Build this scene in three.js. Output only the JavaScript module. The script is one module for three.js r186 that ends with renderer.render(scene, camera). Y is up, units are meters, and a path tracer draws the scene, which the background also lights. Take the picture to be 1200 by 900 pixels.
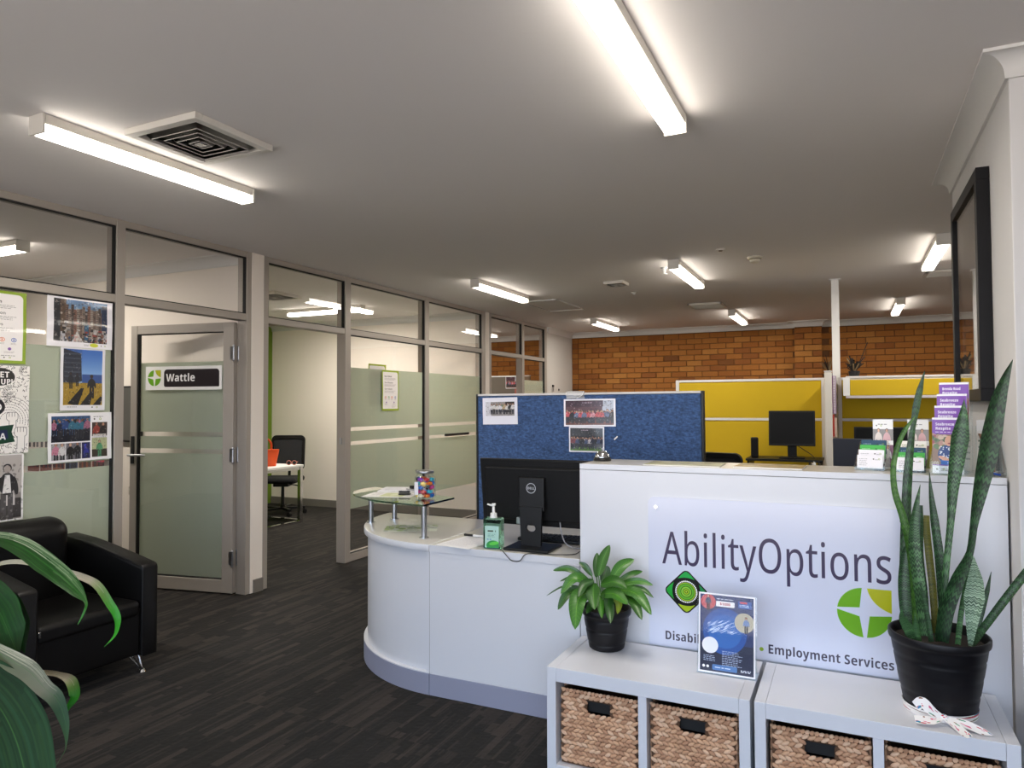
import * as THREE from 'three';
import { RoundedBoxGeometry } from 'three/addons/geometries/RoundedBoxGeometry.js';
import { mergeGeometries, toCreasedNormals } from 'three/addons/utils/BufferGeometryUtils.js';
import { RectAreaLightUniformsLib } from 'three/addons/lights/RectAreaLightUniformsLib.js';

// ------------------------------------------------------------------ camera, sky, light, exposure
const scene = new THREE.Scene();
const camera = new THREE.PerspectiveCamera(57.078, 4 / 3, 0.05, 100);
camera.position.set(0, 1.45, 0);
camera.rotation.order = 'YXZ';
camera.rotation.set(0.0295548, 0.4444665, -0.0038894);
const renderer = new THREE.WebGLRenderer({ antialias: true });
renderer.toneMapping = THREE.LinearToneMapping;
renderer.toneMappingExposure = 1.0;
renderer.shadowMap.enabled = true;
RectAreaLightUniformsLib.init();
const SKY = 5.6, LAMP = 70.0, GLOW = 12.0;
{ // overcast sky over a grey street
  const W = 64, H = 32, d = new Float32Array(W * H * 4);
  for (let y = 0; y < H; y++) for (let x = 0; x < W; x++) { const e = (y + 0.5) / H - 0.5, i = (y * W + x) * 4, c = e > 0 ? [0.60 + 0.1 * (1 - 2 * e), 0.79 + 0.05 * (1 - 2 * e), 1.06] : [0.76, 0.705, 0.67]; d.set([...c, 1], i); }
  const t = new THREE.DataTexture(d, W, H, THREE.RGBAFormat, THREE.FloatType); t.mapping = THREE.EquirectangularReflectionMapping; t.magFilter = t.minFilter = THREE.LinearFilter; t.needsUpdate = true;
  scene.background = t; scene.backgroundIntensity = SKY;
}
const LAMP_COLOR = new THREE.Color(1.0, 0.93, 0.83);

// ------------------------------------------------------------------ helpers
function rng(a) { return () => { a |= 0; a = a + 0x6D2B79F5 | 0; let t = Math.imul(a ^ a >>> 15, 1 | a); t = t + Math.imul(t ^ t >>> 7, 61 | t) ^ t; return ((t ^ t >>> 14) >>> 0) / 4294967296; }; }
const V = (x, y, z) => new THREE.Vector3(x, y, z);
const used = {};
function numbered(n) { const k = used[n] = (used[n] ?? -1) + 1; return k ? n + '_' + String(k).padStart(3, '0') : n; }
function shade(o) { o.castShadow = o.receiveShadow = true; return o; }
function thing(name, label, category, pos = [0, 0, 0], turn = 0, group) {
  const o = new THREE.Group(); o.name = numbered(name); o.position.set(...pos); o.rotation.y = turn;
  o.userData = { label, category }; if (group) o.userData.group = group;
  scene.add(o); return o;
}
function single(name, geo, mat, label, category, pos = [0, 0, 0], turn = 0, group) {
  const o = shade(new THREE.Mesh(geo, mat)); o.name = numbered(name); o.position.set(...pos); o.rotation.y = turn;
  o.userData = { label, category }; if (group) o.userData.group = group;
  scene.add(o); return o;
}
function part(parent, name, geo, mat, label) {
  const o = shade(new THREE.Mesh(geo, mat)); o.name = name; if (label) o.userData.label = label;
  parent.add(o); return o;
}
function structure(name, geo, mat) {
  const o = geo ? shade(new THREE.Mesh(geo, mat)) : new THREE.Group(); o.name = name; o.userData = { kind: 'structure' }; scene.add(o); return o;
}
function copy(src, pos, turn, label) {
  const o = src.clone(); o.name = numbered(src.name.replace(/_\d{3}$/, '')); o.userData = { ...src.userData }; if (label) o.userData.label = label;
  if (pos) o.position.set(...pos); if (turn !== undefined) o.rotation.y = turn; scene.add(o); return o;
}
const box = (w, h, d, x = 0, y = 0, z = 0) => new THREE.BoxGeometry(w, h, d).translate(x, y, z);
const rbox = (w, h, d, r, x = 0, y = 0, z = 0, s = 2) => new RoundedBoxGeometry(w, h, d, s, Math.min(r, w / 2.01, h / 2.01, d / 2.01)).translate(x, y, z);
function span(x0, x1, y0, y1, z0, z1, r) {
  const a = [Math.abs(x1 - x0), Math.abs(y1 - y0), Math.abs(z1 - z0)], c = [(x0 + x1) / 2, (y0 + y1) / 2, (z0 + z1) / 2];
  return r ? rbox(...a, r, ...c) : box(...a, ...c);
}
const cyl = (r0, r1, h, x = 0, y = 0, z = 0, n = 24) => new THREE.CylinderGeometry(r1, r0, h, n).translate(x, y + h / 2, z);
const lathe = (pts, n = 40) => new THREE.LatheGeometry(pts.map(p => new THREE.Vector2(p[0], p[1])), n);
const tube = (pts, r, n = 24, k = 8, closed = false) => new THREE.TubeGeometry(new THREE.CatmullRomCurve3(pts.map(p => V(...p)), closed), n, r, k, closed);
function merge(list) {
  return mergeGeometries(list.map(g => {
    g = g.index ? g.toNonIndexed() : g;
    for (const k of Object.keys(g.attributes)) if (!['position', 'normal', 'uv'].includes(k)) g.deleteAttribute(k);
    return g;
  }));
}
function boxUV(g, s = 1) {   // uv in metres / s by the dominant axis of each face
  if (g.index) g = g.toNonIndexed();
  const p = g.attributes.position, n = g.attributes.normal, uv = new Float32Array(p.count * 2);
  for (let i = 0; i < p.count; i++) {
    const ax = Math.abs(n.getX(i)), ay = Math.abs(n.getY(i)), az = Math.abs(n.getZ(i)), x = p.getX(i), y = p.getY(i), z = p.getZ(i);
    const [a, b] = ay >= ax && ay >= az ? [x, z] : ax >= az ? [z, y] : [x, y];
    uv[i * 2] = a / s; uv[i * 2 + 1] = b / s;
  }
  g.setAttribute('uv', new THREE.BufferAttribute(uv, 2)); return g;
}
function tex(w, h, draw, repeat) {
  const c = document.createElement('canvas'); c.width = w; c.height = h; draw(c.getContext('2d'), w, h);
  const t = new THREE.CanvasTexture(c); t.colorSpace = THREE.SRGBColorSpace; t.anisotropy = 8;
  if (repeat) t.wrapS = t.wrapT = THREE.RepeatWrapping;
  return t;
}
function noiseTex(n, fn, srgb = false) {
  const d = new Uint8Array(n * n * 4);
  for (let y = 0; y < n; y++) for (let x = 0; x < n; x++) { const v = fn(x, y), i = (y * n + x) * 4; if (v.length) { d[i] = v[0]; d[i + 1] = v[1]; d[i + 2] = v[2]; } else d[i] = d[i + 1] = d[i + 2] = v; d[i + 3] = 255; }
  const t = new THREE.DataTexture(d, n, n); t.wrapS = t.wrapT = THREE.RepeatWrapping; t.magFilter = THREE.LinearFilter; t.minFilter = THREE.LinearMipmapLinearFilter; t.generateMipmaps = true;
  if (srgb) t.colorSpace = THREE.SRGBColorSpace; t.needsUpdate = true; return t;
}
const std = (color, roughness = 0.6, o = {}) => new THREE.MeshStandardMaterial({ color, roughness, ...o });
const phy = (color, roughness = 0.6, o = {}) => new THREE.MeshPhysicalMaterial({ color, roughness, ...o });
// a flat printed sheet, front towards +z, with a slight wave
function sheetGeo(w, h, t = 0.0012, wave = 0, seed = 1) {
  const g = new THREE.BoxGeometry(w, h, t, wave ? 10 : 1, wave ? 10 : 1, 1), p = g.attributes.position;
  if (wave) { for (let i = 0; i < p.count; i++) { const u = p.getX(i) / w, v = p.getY(i) / h; p.setZ(i, p.getZ(i) + wave * (Math.sin(u * 7 + seed) * 0.5 + Math.sin(v * 9 + seed * 2) + 1.5) * (0.4 + Math.abs(u))); } g.computeVertexNormals(); }
  return g;
}
function sheetMats(t, gloss = 0.5, edge = '#e8e6e2', coat = 0) {
  const e = std(edge, 0.7), f = phy('#ffffff', gloss, { map: t, clearcoat: coat, clearcoatRoughness: 0.08 });
  return [e, e, e, e, f, e];
}
// leaf ribbon: nodes [x, y, z, width]; facing = direction the upper face looks
function leafGeo(nodes, facing, fold = 0.12, n = 26, wavy = 0, lens = false) {
  const curve = new THREE.CatmullRomCurve3(nodes.map(a => V(a[0], a[1], a[2])), false, 'centripetal');
  const ws = nodes.map(a => a[3]), F = V(...facing).normalize(), K = 6, pos = [], uv = [], idx = [];
  for (let i = 0; i <= n; i++) {
    const t = i / n, c = curve.getPoint(t), T = curve.getTangent(t), S = V().crossVectors ? new THREE.Vector3().crossVectors(T, F).normalize() : null;
    const N = new THREE.Vector3().crossVectors(S, T).normalize();
    let w;
    if (lens) w = lens * Math.pow(Math.sin(Math.PI * Math.pow(Math.min(1, 0.03 + t * 0.97), 0.92)), 0.62) + 0.0006;
    else { const f = t * (ws.length - 1), k = Math.min(ws.length - 2, Math.floor(f)), s = f - k; w = ws[k] * (1 - s) + ws[k + 1] * s; }
    for (let j = 0; j <= K; j++) {
      const u = j / K * 2 - 1, q = c.clone().addScaledVector(S, u * w / 2).addScaledVector(N, fold * w * u * u + wavy * w * Math.abs(u) * Math.sin(t * 23 + u));
      pos.push(q.x, q.y, q.z); uv.push(j / K, t);
      if (i < n && j < K) { const a = i * (K + 1) + j, b = a + K + 1; idx.push(a, b, a + 1, b, b + 1, a + 1); }
    }
  }
  const g = new THREE.BufferGeometry(); g.setAttribute('position', new THREE.Float32BufferAttribute(pos, 3)); g.setAttribute('uv', new THREE.Float32BufferAttribute(uv, 2)); g.setIndex(idx); g.computeVertexNormals(); return g;
}
// straight moulding: profile [out from wall, height] swept from a to b, out = unit direction away from wall, with mitres
function moulding(profile, a, b, out, m0 = 0, m1 = 0) {
  const A = V(...a), B = V(...b), D = B.clone().sub(A).normalize(), O = V(...out), pos = [], idx = [], n = profile.length;
  for (const [P, m] of [[A, -m0], [B, m1]]) for (const [o, h] of profile) { const q = P.clone().addScaledVector(O, o).addScaledVector(D, o * m); pos.push(q.x, q.y + h, q.z); }
  for (let i = 0; i < n; i++) { const j = (i + 1) % n; idx.push(i, j, n + i, j, n + j, n + i); }
  for (let i = 1; i < n - 1; i++) { idx.push(0, i + 1, i); idx.push(n, n + i, n + i + 1); }
  let g = new THREE.BufferGeometry(); g.setAttribute('position', new THREE.Float32BufferAttribute(pos, 3)); g.setIndex(idx); g.computeVertexNormals();
  g = toCreasedNormals(g, 0.6); const nn = g.attributes.position.count; g.setAttribute('uv', new THREE.Float32BufferAttribute(new Float32Array(nn * 2), 2)); return g;
}
const COVE = (s => { const p = [[0, 0], [0, -s], [0.012, -s]]; for (let i = 0; i <= 8; i++) { const a = i / 8 * Math.PI / 2; p.push([0.014 + (s - 0.026) * (1 - Math.cos(a)), -s + 0.012 + (s - 0.024) * Math.sin(a)]); } p.push([s, -0.012], [s, 0]); return p; })(0.085);

// ------------------------------------------------------------------ materials
const r0 = rng(7);
const fine = noiseTex(256, () => 110 + r0() * 60);
const M = {
  wallOffice: std('#f2e9df', 0.85), wallStub: std('#d6d4d3', 0.85), wall: std('#cac7c2', 0.85), ceiling: std('#e4dfdc', 0.9), cornice: std('#dedcd9', 0.8), greenWall: std('#64801a', 0.8),
  alum: std('#a69e95', 0.5, { metalness: 0.15 }), alumDark: std('#3c3d3f', 0.6), gasket: std('#0b0b0c', 0.7), skirting: std('#77726b', 0.6),
  laminate: phy('#d4d6dd', 0.32, { clearcoat: 0.25, clearcoatRoughness: 0.2 }), deskTop: phy('#c9c5bd', 0.28, { clearcoat: 0.3, clearcoatRoughness: 0.15 }), kick: std('#8f92a6', 0.5), seam: std('#8f8f92', 0.7),
  chrome: std('#d8d9dc', 0.12, { metalness: 1 }), steel: std('#a9abaf', 0.3, { metalness: 1 }),
  black: std('#0d0d0f', 0.45), blackMatt: phy('#060607', 0.55, { specularIntensity: 0.6 }), plastic: phy('#0c0c0d', 0.42, { specularIntensity: 0.7 }), screen: phy('#040404', 0.5, { specularIntensity: 0.5 }),
  white: std('#e9e8e6', 0.5), paper: std('#eeeceb', 0.7), lampBody: std('#d9d4cb', 0.55),
  glass: phy('#ffffff', 0.0, { transmission: 1, thickness: 0, ior: 1.5 }), tintGlass: phy('#dfeee6', 0.0, { transmission: 1, thickness: 0, ior: 1.5 }),
  frost: phy('#d5dccd', 1.0, { transmission: 0.55, thickness: 0, ior: 1.3, specularIntensity: 0.2 }),
  acrylic: phy('#f6fafb', 0.02, { transmission: 1, thickness: 0, ior: 1.45 }),
  yellow: std('#c4a414', 0.9, { bumpMap: fine, bumpScale: 0.0008 }), screenFrame: std('#d9d5d2', 0.5),
  leather: phy('#050404', 0.42, { specularIntensity: 0.7, bumpMap: fine, bumpScale: 0.0004 }),
  glow: new THREE.MeshStandardMaterial({ color: '#ffffff', emissive: LAMP_COLOR, emissiveIntensity: GLOW, roughness: 0.6 }),
  dryLeaf: std('#1d1713', 0.8, { side: THREE.DoubleSide }), soil: std('#241c15', 0.95),
};
M.frost.side = M.glass.side = M.tintGlass.side = M.acrylic.side = THREE.DoubleSide;

// ------------------------------------------------------------------ the setting: floor, ceiling, walls
const rc = rng(11);
const carpetTex = tex(2048, 2048, (c, w, h) => {
  c.fillStyle = '#2b2825'; c.fillRect(0, 0, w, h);   // woven bars of two or three tones, running one way
  const dark = ['#1c1a17', '#211e1b', '#181614', '#262320'], light = ['#4c4641', '#565049', '#423d39', '#625a54'];
  for (let x = 0; x < w;) {
    const bw = 10 + Math.floor(rc() * rc() * 46); let y = -rc() * 600;
    while (y < h) {
      const l = 60 + rc() * rc() * 520, d = rc() < 0.56, f = (d ? dark : light)[Math.floor(rc() * 4)]; c.globalAlpha = 0.85; c.fillStyle = f; c.fillRect(x, y, bw, l);
      for (let k = 0; k < 2; k++) { c.globalAlpha = 0.5; c.fillStyle = (rc() < 0.5 ? dark : light)[Math.floor(rc() * 4)]; c.fillRect(x + rc() * bw, y + rc() * l * 0.6, 3 + rc() * 4, l * (0.2 + rc() * 0.5)); }
      y += l;
    }
    x += bw;
  }
  c.globalAlpha = 0.35; for (let k = 0; k < 90000; k++) { c.fillStyle = rc() < 0.5 ? '#161513' : '#4c4743'; c.fillRect(rc() * w, rc() * h, 1.5, 3); }
}, true);
const pile = noiseTex(256, () => rc() * 255);
const carpet = std('#958f8a', 0.97, { map: carpetTex, bumpMap: pile, bumpScale: 0.0015 });
carpet.map.repeat.set(1, 1);
structure('floor', boxUV(span(-8.2, 3.8, -0.12, 0, -11.6, 2.3), 2.6), carpet);
structure('ceiling', span(-8.2, 3.8, 2.65, 2.8, -11.6, 2.3), M.ceiling);
structure('wall_left', span(-8.2, -8.0, 0, 2.65, -11.6, 2.3), M.wallOffice);
structure('wall_right', span(3.6, 3.8, 0, 2.65, -11.6, 2.3), M.wall);
// street side: shopfront wall behind the camera with one broad window
structure('wall_front', merge([span(-8, -3.6, 0, 2.65, 2.0, 2.25), span(2.8, 3.6, 0, 2.65, 2.0, 2.25), span(-3.6, 2.8, 2.45, 2.65, 2.0, 2.25), span(-3.6, 2.8, 0, 0.12, 2.0, 2.25)]), M.wall);
{
  const w = structure('window_1');
  for (const x of [-3.575, -1.45, 0.65, 2.775]) part(w, 'mullion', span(x - 0.025, x + 0.025, 0.17, 2.4, 2.08, 2.14), M.alum);
  part(w, 'rail', span(-3.6, 2.8, 0.12, 0.17, 2.08, 2.14), M.alum); part(w, 'rail', span(-3.6, 2.8, 2.4, 2.45, 2.08, 2.14), M.alum);
  for (const [a, b] of [[-3.55, -1.475], [-1.425, 0.625], [0.675, 2.75]]) part(w, 'pane', span(a, b, 0.17, 2.4, 2.107, 2.113), M.glass);
}
// short wall on the right that carries the framed picture
structure('wall_stub', span(0.516, 0.78, 0, 2.65, -4.37, -2.905, 0.004), M.wallStub);
{
  const t = structure('trim_1');
  part(t, 'cornice', moulding(COVE, [0.516, 2.65, -4.37], [0.516, 2.65, -2.905], [-1, 0, 0], 1, 1), M.cornice);
  part(t, 'cornice', moulding(COVE, [0.516, 2.65, -2.905], [0.78, 2.65, -2.905], [0, 0, 1], 1, 1), M.cornice);
  part(t, 'cornice', moulding(COVE, [0.78, 2.65, -4.37], [0.516, 2.65, -4.37], [0, 0, -1], 1, 1), M.cornice);
}
// ---- brick walls: every brick in view is a piece of its own
const rb = rng(23);
const brickGrain = noiseTex(128, () => { const g = 165 + rb() * 80; return [g, g * (0.95 + rb() * 0.05), g * (0.9 + rb() * 0.1)]; }, true);
const brickMats = ['#c37f38', '#cc883e', '#b87431', '#ab6a30', '#d69449', '#bd7d40', '#955d2c'].map(c => std(c, 0.92, { map: brickGrain, bumpMap: pile, bumpScale: 0.002 }));
const mortar = std('#6e4a2c', 0.95);
function brickGeo(w, h, d) {
  const g = rbox(w, h, d, 0.004, 0, 0, 0, 1); return boxUV(g, 0.12);
}
const BG = {}; const brickOf = w => BG[w.toFixed(3)] ??= brickGeo(w, 0.076, 0.03);
function brickField(parent, x0, x1, yTop, courses, z, seen, skip, stop) {
  const rest = [];
  for (let r = 0; r < courses; r++) {
    const y = yTop - 0.043 - r * 0.0857; if (y < 0.03) break;
    let x = x0, first = r % 2 ? 0.11 : 0.23;
    while (x < x1 - 0.03) {
      const w = Math.min(first, x1 - x); first = 0.23;
      const cx = x + w / 2; x += w + 0.01;
      if (skip && skip(cx, y)) continue;
      const dz = (rb() - 0.5) * 0.005;
      if (seen(cx, y)) { const b = part(parent, 'brick', brickOf(w), brickMats[Math.floor(rb() * rb() * 7)]); b.position.set(cx, y, z + dz); }
      else rest.push(box(w, 0.076, 0.03, cx, y, z + dz));
    }
  }
  if (rest.length) { const o = part(parent, 'brick', merge(rest.map(g => boxUV(g, 0.12))), brickMats[1]); o.userData.kind = 'stuff'; }
}
const wb = structure('wall_back');
part(wb, 'mortar', span(-4.2, 3.6, 0, 2.65, -11.5, -11.19), mortar);
brickField(wb, -4.2 + 0.12, 3.6, 2.56, 31, -11.19, (x, y) => y > 1.72 && x < 1.35, (x, y) => x > -0.70 && x < -0.32);
for (let r = 0; r < 10; r++) { const b = part(wb, 'brick', brickOf(0.105), brickMats[(r * 3) % 4]); b.position.set(-4.2 + 0.056, 2.517 - r * 0.0857, -11.188); }
part(wb, 'pilaster_core', span(-0.69, -0.335, 0, 2.65, -11.19, -11.06), mortar);
for (let r = 0; r < 10; r++) for (const [a, w] of r % 2 ? [[-0.695, 0.12], [-0.565, 0.235]] : [[-0.695, 0.235], [-0.45, 0.12]]) { const b = part(wb, 'brick', brickOf(w), brickMats[Math.floor(rb() * 5)]); b.position.set(a + w / 2, 2.517 - r * 0.0857, -11.052); }
part(wb, 'cornice', moulding(COVE, [-4.2, 2.65, -11.175], [-0.695, 2.65, -11.175], [0, 0, 1], -1, -1), M.cornice);
part(wb, 'cornice', moulding(COVE, [-0.695, 2.65, -11.037], [-0.33, 2.65, -11.037], [0, 0, 1], 1, 1), M.cornice);
part(wb, 'cornice', moulding(COVE, [-0.695, 2.65, -11.175], [-0.695, 2.65, -11.037], [-1, 0, 0], -1, 1), M.cornice);
part(wb, 'cornice', moulding(COVE, [-0.33, 2.65, -11.037], [-0.33, 2.65, -11.175], [1, 0, 0], 1, -1), M.cornice);
part(wb, 'cornice', moulding(COVE, [-0.33, 2.65, -11.175], [3.6, 2.65, -11.175], [0, 0, 1], -1, -1), M.cornice);
const wo = structure('wall_office_back');
part(wo, 'mortar', span(-8.0, -4.3, 0, 2.65, -11.5, -11.19), mortar);
brickField(wo, -8.0, -4.3, 2.56, 31, -11.19, (x, y) => y > 1.72 && x > -6.3, null);
part(wo, 'cornice', moulding(COVE, [-8, 2.65, -11.175], [-4.3, 2.65, -11.175], [0, 0, 1], -1, -1), M.cornice);
// dividing walls of the small offices, with the white piers that show in the partition
structure('wall_divider_1', span(-8, -4.196, 0, 2.65, -4.215, -4.09), M.wallOffice);
structure('wall_divider_2', span(-8, -4.196, 0, 2.65, -8.13, -8.03), M.wallOffice);
structure('wall_partition_end', span(-4.3, -4.2, 0, 2.65, -11.19, -10.08), M.wall);
structure('wall_office_side', span(-7.9, -7.82, 0, 2.65, -8.03, -4.215), M.greenWall);
{
  const t = structure('trim_2');
  part(t, 'cornice', moulding(COVE, [-4.3, 2.65, -4.09], [-8, 2.65, -4.09], [0, 0, 1]), M.cornice);
  part(t, 'cornice', moulding(COVE, [-4.3, 2.65, -8.03], [-8, 2.65, -8.03], [0, 0, 1]), M.cornice);
  part(t, 'cornice', moulding(COVE, [-4.2, 2.65, -11.19], [-4.2, 2.65, -10.08], [1, 0, 0], 0, 0), M.cornice);
}
structure('baseboard_1', span(-7.82, -4.3, 0, 0.1, -8.03, -8.015), M.skirting);
structure('baseboard_2', merge([span(-4.196, -4.184, 0, 0.1, -4.215, -4.12), span(-4.196, -4.184, 0, 0.1, -8.13, -8.03)]), M.skirting);

// ---- aluminium and glass partition (front face x = -4.2)
const X0 = -4.3, X1 = -4.2, TR0 = 2.113, TR1 = 2.165, HD = 2.606;
function pane(w, z0, z1, y0, y1) {
  part(w, 'pane', span(-4.233, -4.227, y0, y1, z0, z1), M.glass);
  // black glazing gasket round the pane
  const g = 0.007, xa = -4.240, xb = -4.212;
  part(w, 'gasket', merge([span(xa, xb, y1 - g, y1, z0, z1), span(xa, xb, y0, y0 + g, z0, z1), span(xa, xb, y0 + g, y1 - g, z0, z0 + g), span(xa, xb, y0 + g, y1 - g, z1 - g, z1)]), M.gasket);
}
function films(w, z0, z1, spans) { for (const [a, b] of spans) part(w, 'frosted_film', span(-4.2385, -4.2375, a, b, z0 + 0.008, z1 - 0.008), M.frost); }
const post = (w, z0, z1, y0 = 0, y1 = 2.65) => part(w, 'mullion', span(X0, X1, y0, y1, z0, z1, 0.003), M.alum);
const rail = (w, z0, z1, y0, y1) => part(w, 'rail', span(X0 + 0.004, X1 - 0.004, y0, y1, z0, z1, 0.003), M.alum);
const FILM = [[0.48, 1.076], [1.112, 1.21], [1.246, 1.81]];
{ // bay beside the armchair, and a further bay out of frame
  const w = structure('window_2');
  post(w, -0.62, -0.56); post(w, -1.86, -1.80); post(w, -3.022, -2.962);
  for (const [a, b] of [[-1.80, -0.62], [-2.962, -1.86]]) {
    rail(w, a, b, HD, 2.65); rail(w, a, b, TR0, TR1); rail(w, a, b, 0, 0.09);
    pane(w, a, b, TR1, HD); pane(w, a, b, 0.09, TR0);
    films(w, a, b, [[0.10, 1.076], [1.112, 1.21], [1.246, 1.81]]);
  }
  structure('wall_front_return', span(-4.3, -4.2, 0, 2.65, -0.56, 2.0), M.wall);
}
{ // door frame and transom light of the first office
  const w = structure('window_3');
  post(w, -4.118, -4.045); rail(w, -4.045, -3.022, HD, 2.65); rail(w, -4.045, -3.022, TR0, TR1); pane(w, -4.045, -3.022, TR1, HD);
}
{ // second office: open doorway, then two frosted bays
  const w = structure('window_4');
  post(w, -4.272, -4.217); post(w, -5.312, -5.232); post(w, -6.68, -6.605); post(w, -8.028, -7.945);
  for (const [a, b] of [[-5.232, -4.272], [-6.605, -5.312], [-7.945, -6.68]]) { rail(w, a, b, HD, 2.65); rail(w, a, b, TR0, TR1); pane(w, a, b, TR1, HD); }
  for (const [a, b] of [[-6.605, -5.312], [-7.945, -6.68]]) { rail(w, a, b, 0, 0.07); pane(w, a, b, 0.07, TR0); films(w, a, b, FILM); }
  part(w, 'strike_plate', span(-4.262, -4.236, 1.09, 1.15, -5.2315, -5.222), M.steel);
  part(w, 'pull_bar', rbox(0.02, 0.028, 0.56, 0.006, -4.206, 1.105, -7.31), M.black, 'black horizontal pull bar');
}
{ // third office at the far end: open doorway and one frosted bay
  const w = structure('window_5');
  post(w, -8.2, -8.132); post(w, -9.24, -9.165); post(w, -10.08, -10.005);
  for (const [a, b] of [[-9.165, -8.2], [-10.005, -9.24]]) { rail(w, a, b, HD, 2.65); rail(w, a, b, TR0, TR1); pane(w, a, b, TR1, HD); }
  rail(w, -10.005, -9.24, 0, 0.07); pane(w, -10.005, -9.24, 0.07, TR0); films(w, -10.005, -9.24, [[0.48, 1.81]]);
}
{ // glazed door of the first office, standing open into it
  const d = structure('door_1'); d.position.set(-4.292, 0, -4.02); d.rotation.y = Math.PI + Math.atan2(0.123, 0.676);   // local +x runs from hinge to latch
  const W = 0.965, T = 0.022;
  part(d, 'stile', span(0.0, 0.095, 0.012, 2.1, -T, T, 0.003), M.alum); part(d, 'stile', span(W - 0.06, W, 0.012, 2.1, -T, T, 0.003), M.alum);
  part(d, 'rail', span(0.095, W - 0.06, 2.03, 2.1, -T + 0.001, T - 0.001, 0.003), M.alum); part(d, 'rail', span(0.095, W - 0.06, 0.012, 0.11, -T + 0.001, T - 0.001, 0.003), M.alum);
  part(d, 'pane', span(0.095, W - 0.06, 0.11, 2.03, -0.003, 0.003), M.glass);
  part(d, 'gasket', merge([span(0.095, W - 0.06, 0.11, 0.117, -0.012, 0.012), span(0.095, W - 0.06, 2.023, 2.03, -0.012, 0.012), span(W - 0.072, W - 0.06, 0.117, 2.023, -0.012, 0.012)]), M.gasket);
  for (const [a, b] of [[0.118, 1.076], [1.112, 1.21], [1.246, 1.80]]) part(d, 'frosted_film', span(0.1, W - 0.075, a, b, 0.0085, 0.0095), M.frost);
  for (const s of [-1, 1]) {
    const h = part(d, 'handle', merge([rbox(0.032, 0.22, 0.008, 0.003, W - 0.03, 1.10, s * (T + 0.0045)), ]), M.gasket, 'black lock plate with steel lever');
    part(h, 'lever', merge([new THREE.CylinderGeometry(0.009, 0.009, 0.05, 14).rotateX(Math.PI / 2).translate(W - 0.03, 1.06, s * (T + 0.028)), tube([[W - 0.03, 1.06, s * (T + 0.05)], [W - 0.08, 1.06, s * (T + 0.053)], [W - 0.15, 1.062, s * (T + 0.046)], [W - 0.175, 1.058, s * (T + 0.03)]], 0.009, 16, 10)]), std('#c9c9cc', 0.35, { metalness: 0.7 }));
  }
  for (const y of [0.28, 1.07, 1.86]) for (const s of [-1, 1]) part(d, 'hinge', merge([new THREE.CylinderGeometry(0.009, 0.009, 0.1, 12).translate(-0.006, y, s * (T + 0.008)), box(0.036, 0.1, 0.003, 0.012, y, s * (T + 0.002)), new THREE.SphereGeometry(0.012, 10, 8).translate(-0.006, y + 0.053, s * (T + 0.008)), new THREE.SphereGeometry(0.012, 10, 8).translate(-0.006, y - 0.053, s * (T + 0.008))]), M.steel);
}

// ------------------------------------------------------------------ ceiling fittings
const LEN = 1.13;
function makeLamp(name, label, x, z0, z1, turn = 0, gain = 1) {
  const L = z1 - z0, t = thing(name, label, 'ceiling lamp', turn ? [x, 2.65, z0] : [x, 2.65, (z0 + z1) / 2], turn, undefined);
  part(t, 'body', span(-0.044, 0.044, -0.042, -0.0005, -L / 2 + 0.012, L / 2 - 0.012, 0.004), M.lampBody);
  for (const s of [-1, 1]) part(t, 'end_cap', span(-0.047, 0.047, -0.082, -0.0005, s * (L / 2 - 0.012), s * L / 2, 0.003), M.lampBody);
  part(t, 'diffuser', rbox(0.086, 0.038, L - 0.026, 0.014, 0, -0.0615, 0, 3), M.glow, 'glowing white diffuser');
  const a = new THREE.RectAreaLight(LAMP_COLOR, LAMP * gain, 0.08, L - 0.04); a.name = 'lamp_light'; a.position.set(0, -0.084, 0); a.rotation.x = -Math.PI / 2; t.add(a);
  return t;
}
makeLamp('batten_lamp', 'long batten lamp above the armchair side, beside the large square vent', -2.99, -2.885, -1.745);
makeLamp('batten_lamp', 'large batten lamp overhead, nearest of the lamps to the counter front', -0.632, -2.92, -1.78);
makeLamp('batten_lamp', 'batten lamp above the curved desk, near the glass partition', -3.195, -7.05, -5.89);
makeLamp('batten_lamp', 'batten lamp beside the sprinkler head, above the blue screen', -1.29, -6.96, -5.82);
makeLamp('batten_lamp', 'small far batten lamp close to the left end of the brick wall', -3.19, -10.43, -9.34);
makeLamp('batten_lamp', 'small far batten lamp just left of the brick pilaster', -1.32, -10.45, -9.27);
makeLamp('batten_lamp', 'batten lamp seen next to the framed picture, above the right hand workstation', 0.625, -6.9, -5.78);
makeLamp('batten_lamp', 'smallest batten lamp near the brick wall, right of the white service pole', 0.555, -10.23, -9.1);
makeLamp('batten_lamp', 'batten lamp further right in the open office, mirrored in the glass', 2.57, -6.9, -5.78);
{ const a = makeLamp('batten_lamp', 'batten lamp inside the first glass office, behind the posters', -5.92, -3.06, -3.06 + 1.15, Math.PI / 2, 1.5); a.position.set(-5.92, 2.65, -3.05); }
{ const a = makeLamp('batten_lamp', 'batten lamp crosswise inside the second office, seen through the transom glass', -5.77, -6.8, -5.65, Math.PI / 2, 2.6); a.position.set(-5.77, 2.65, -6.8); }
{ const a = makeLamp('batten_lamp', 'batten lamp inside the last small office with the grey pinboard', -5.9, -9.8, -8.65, Math.PI / 2, 1.6); a.position.set(-5.9, 2.65, -9.6); }

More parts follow.
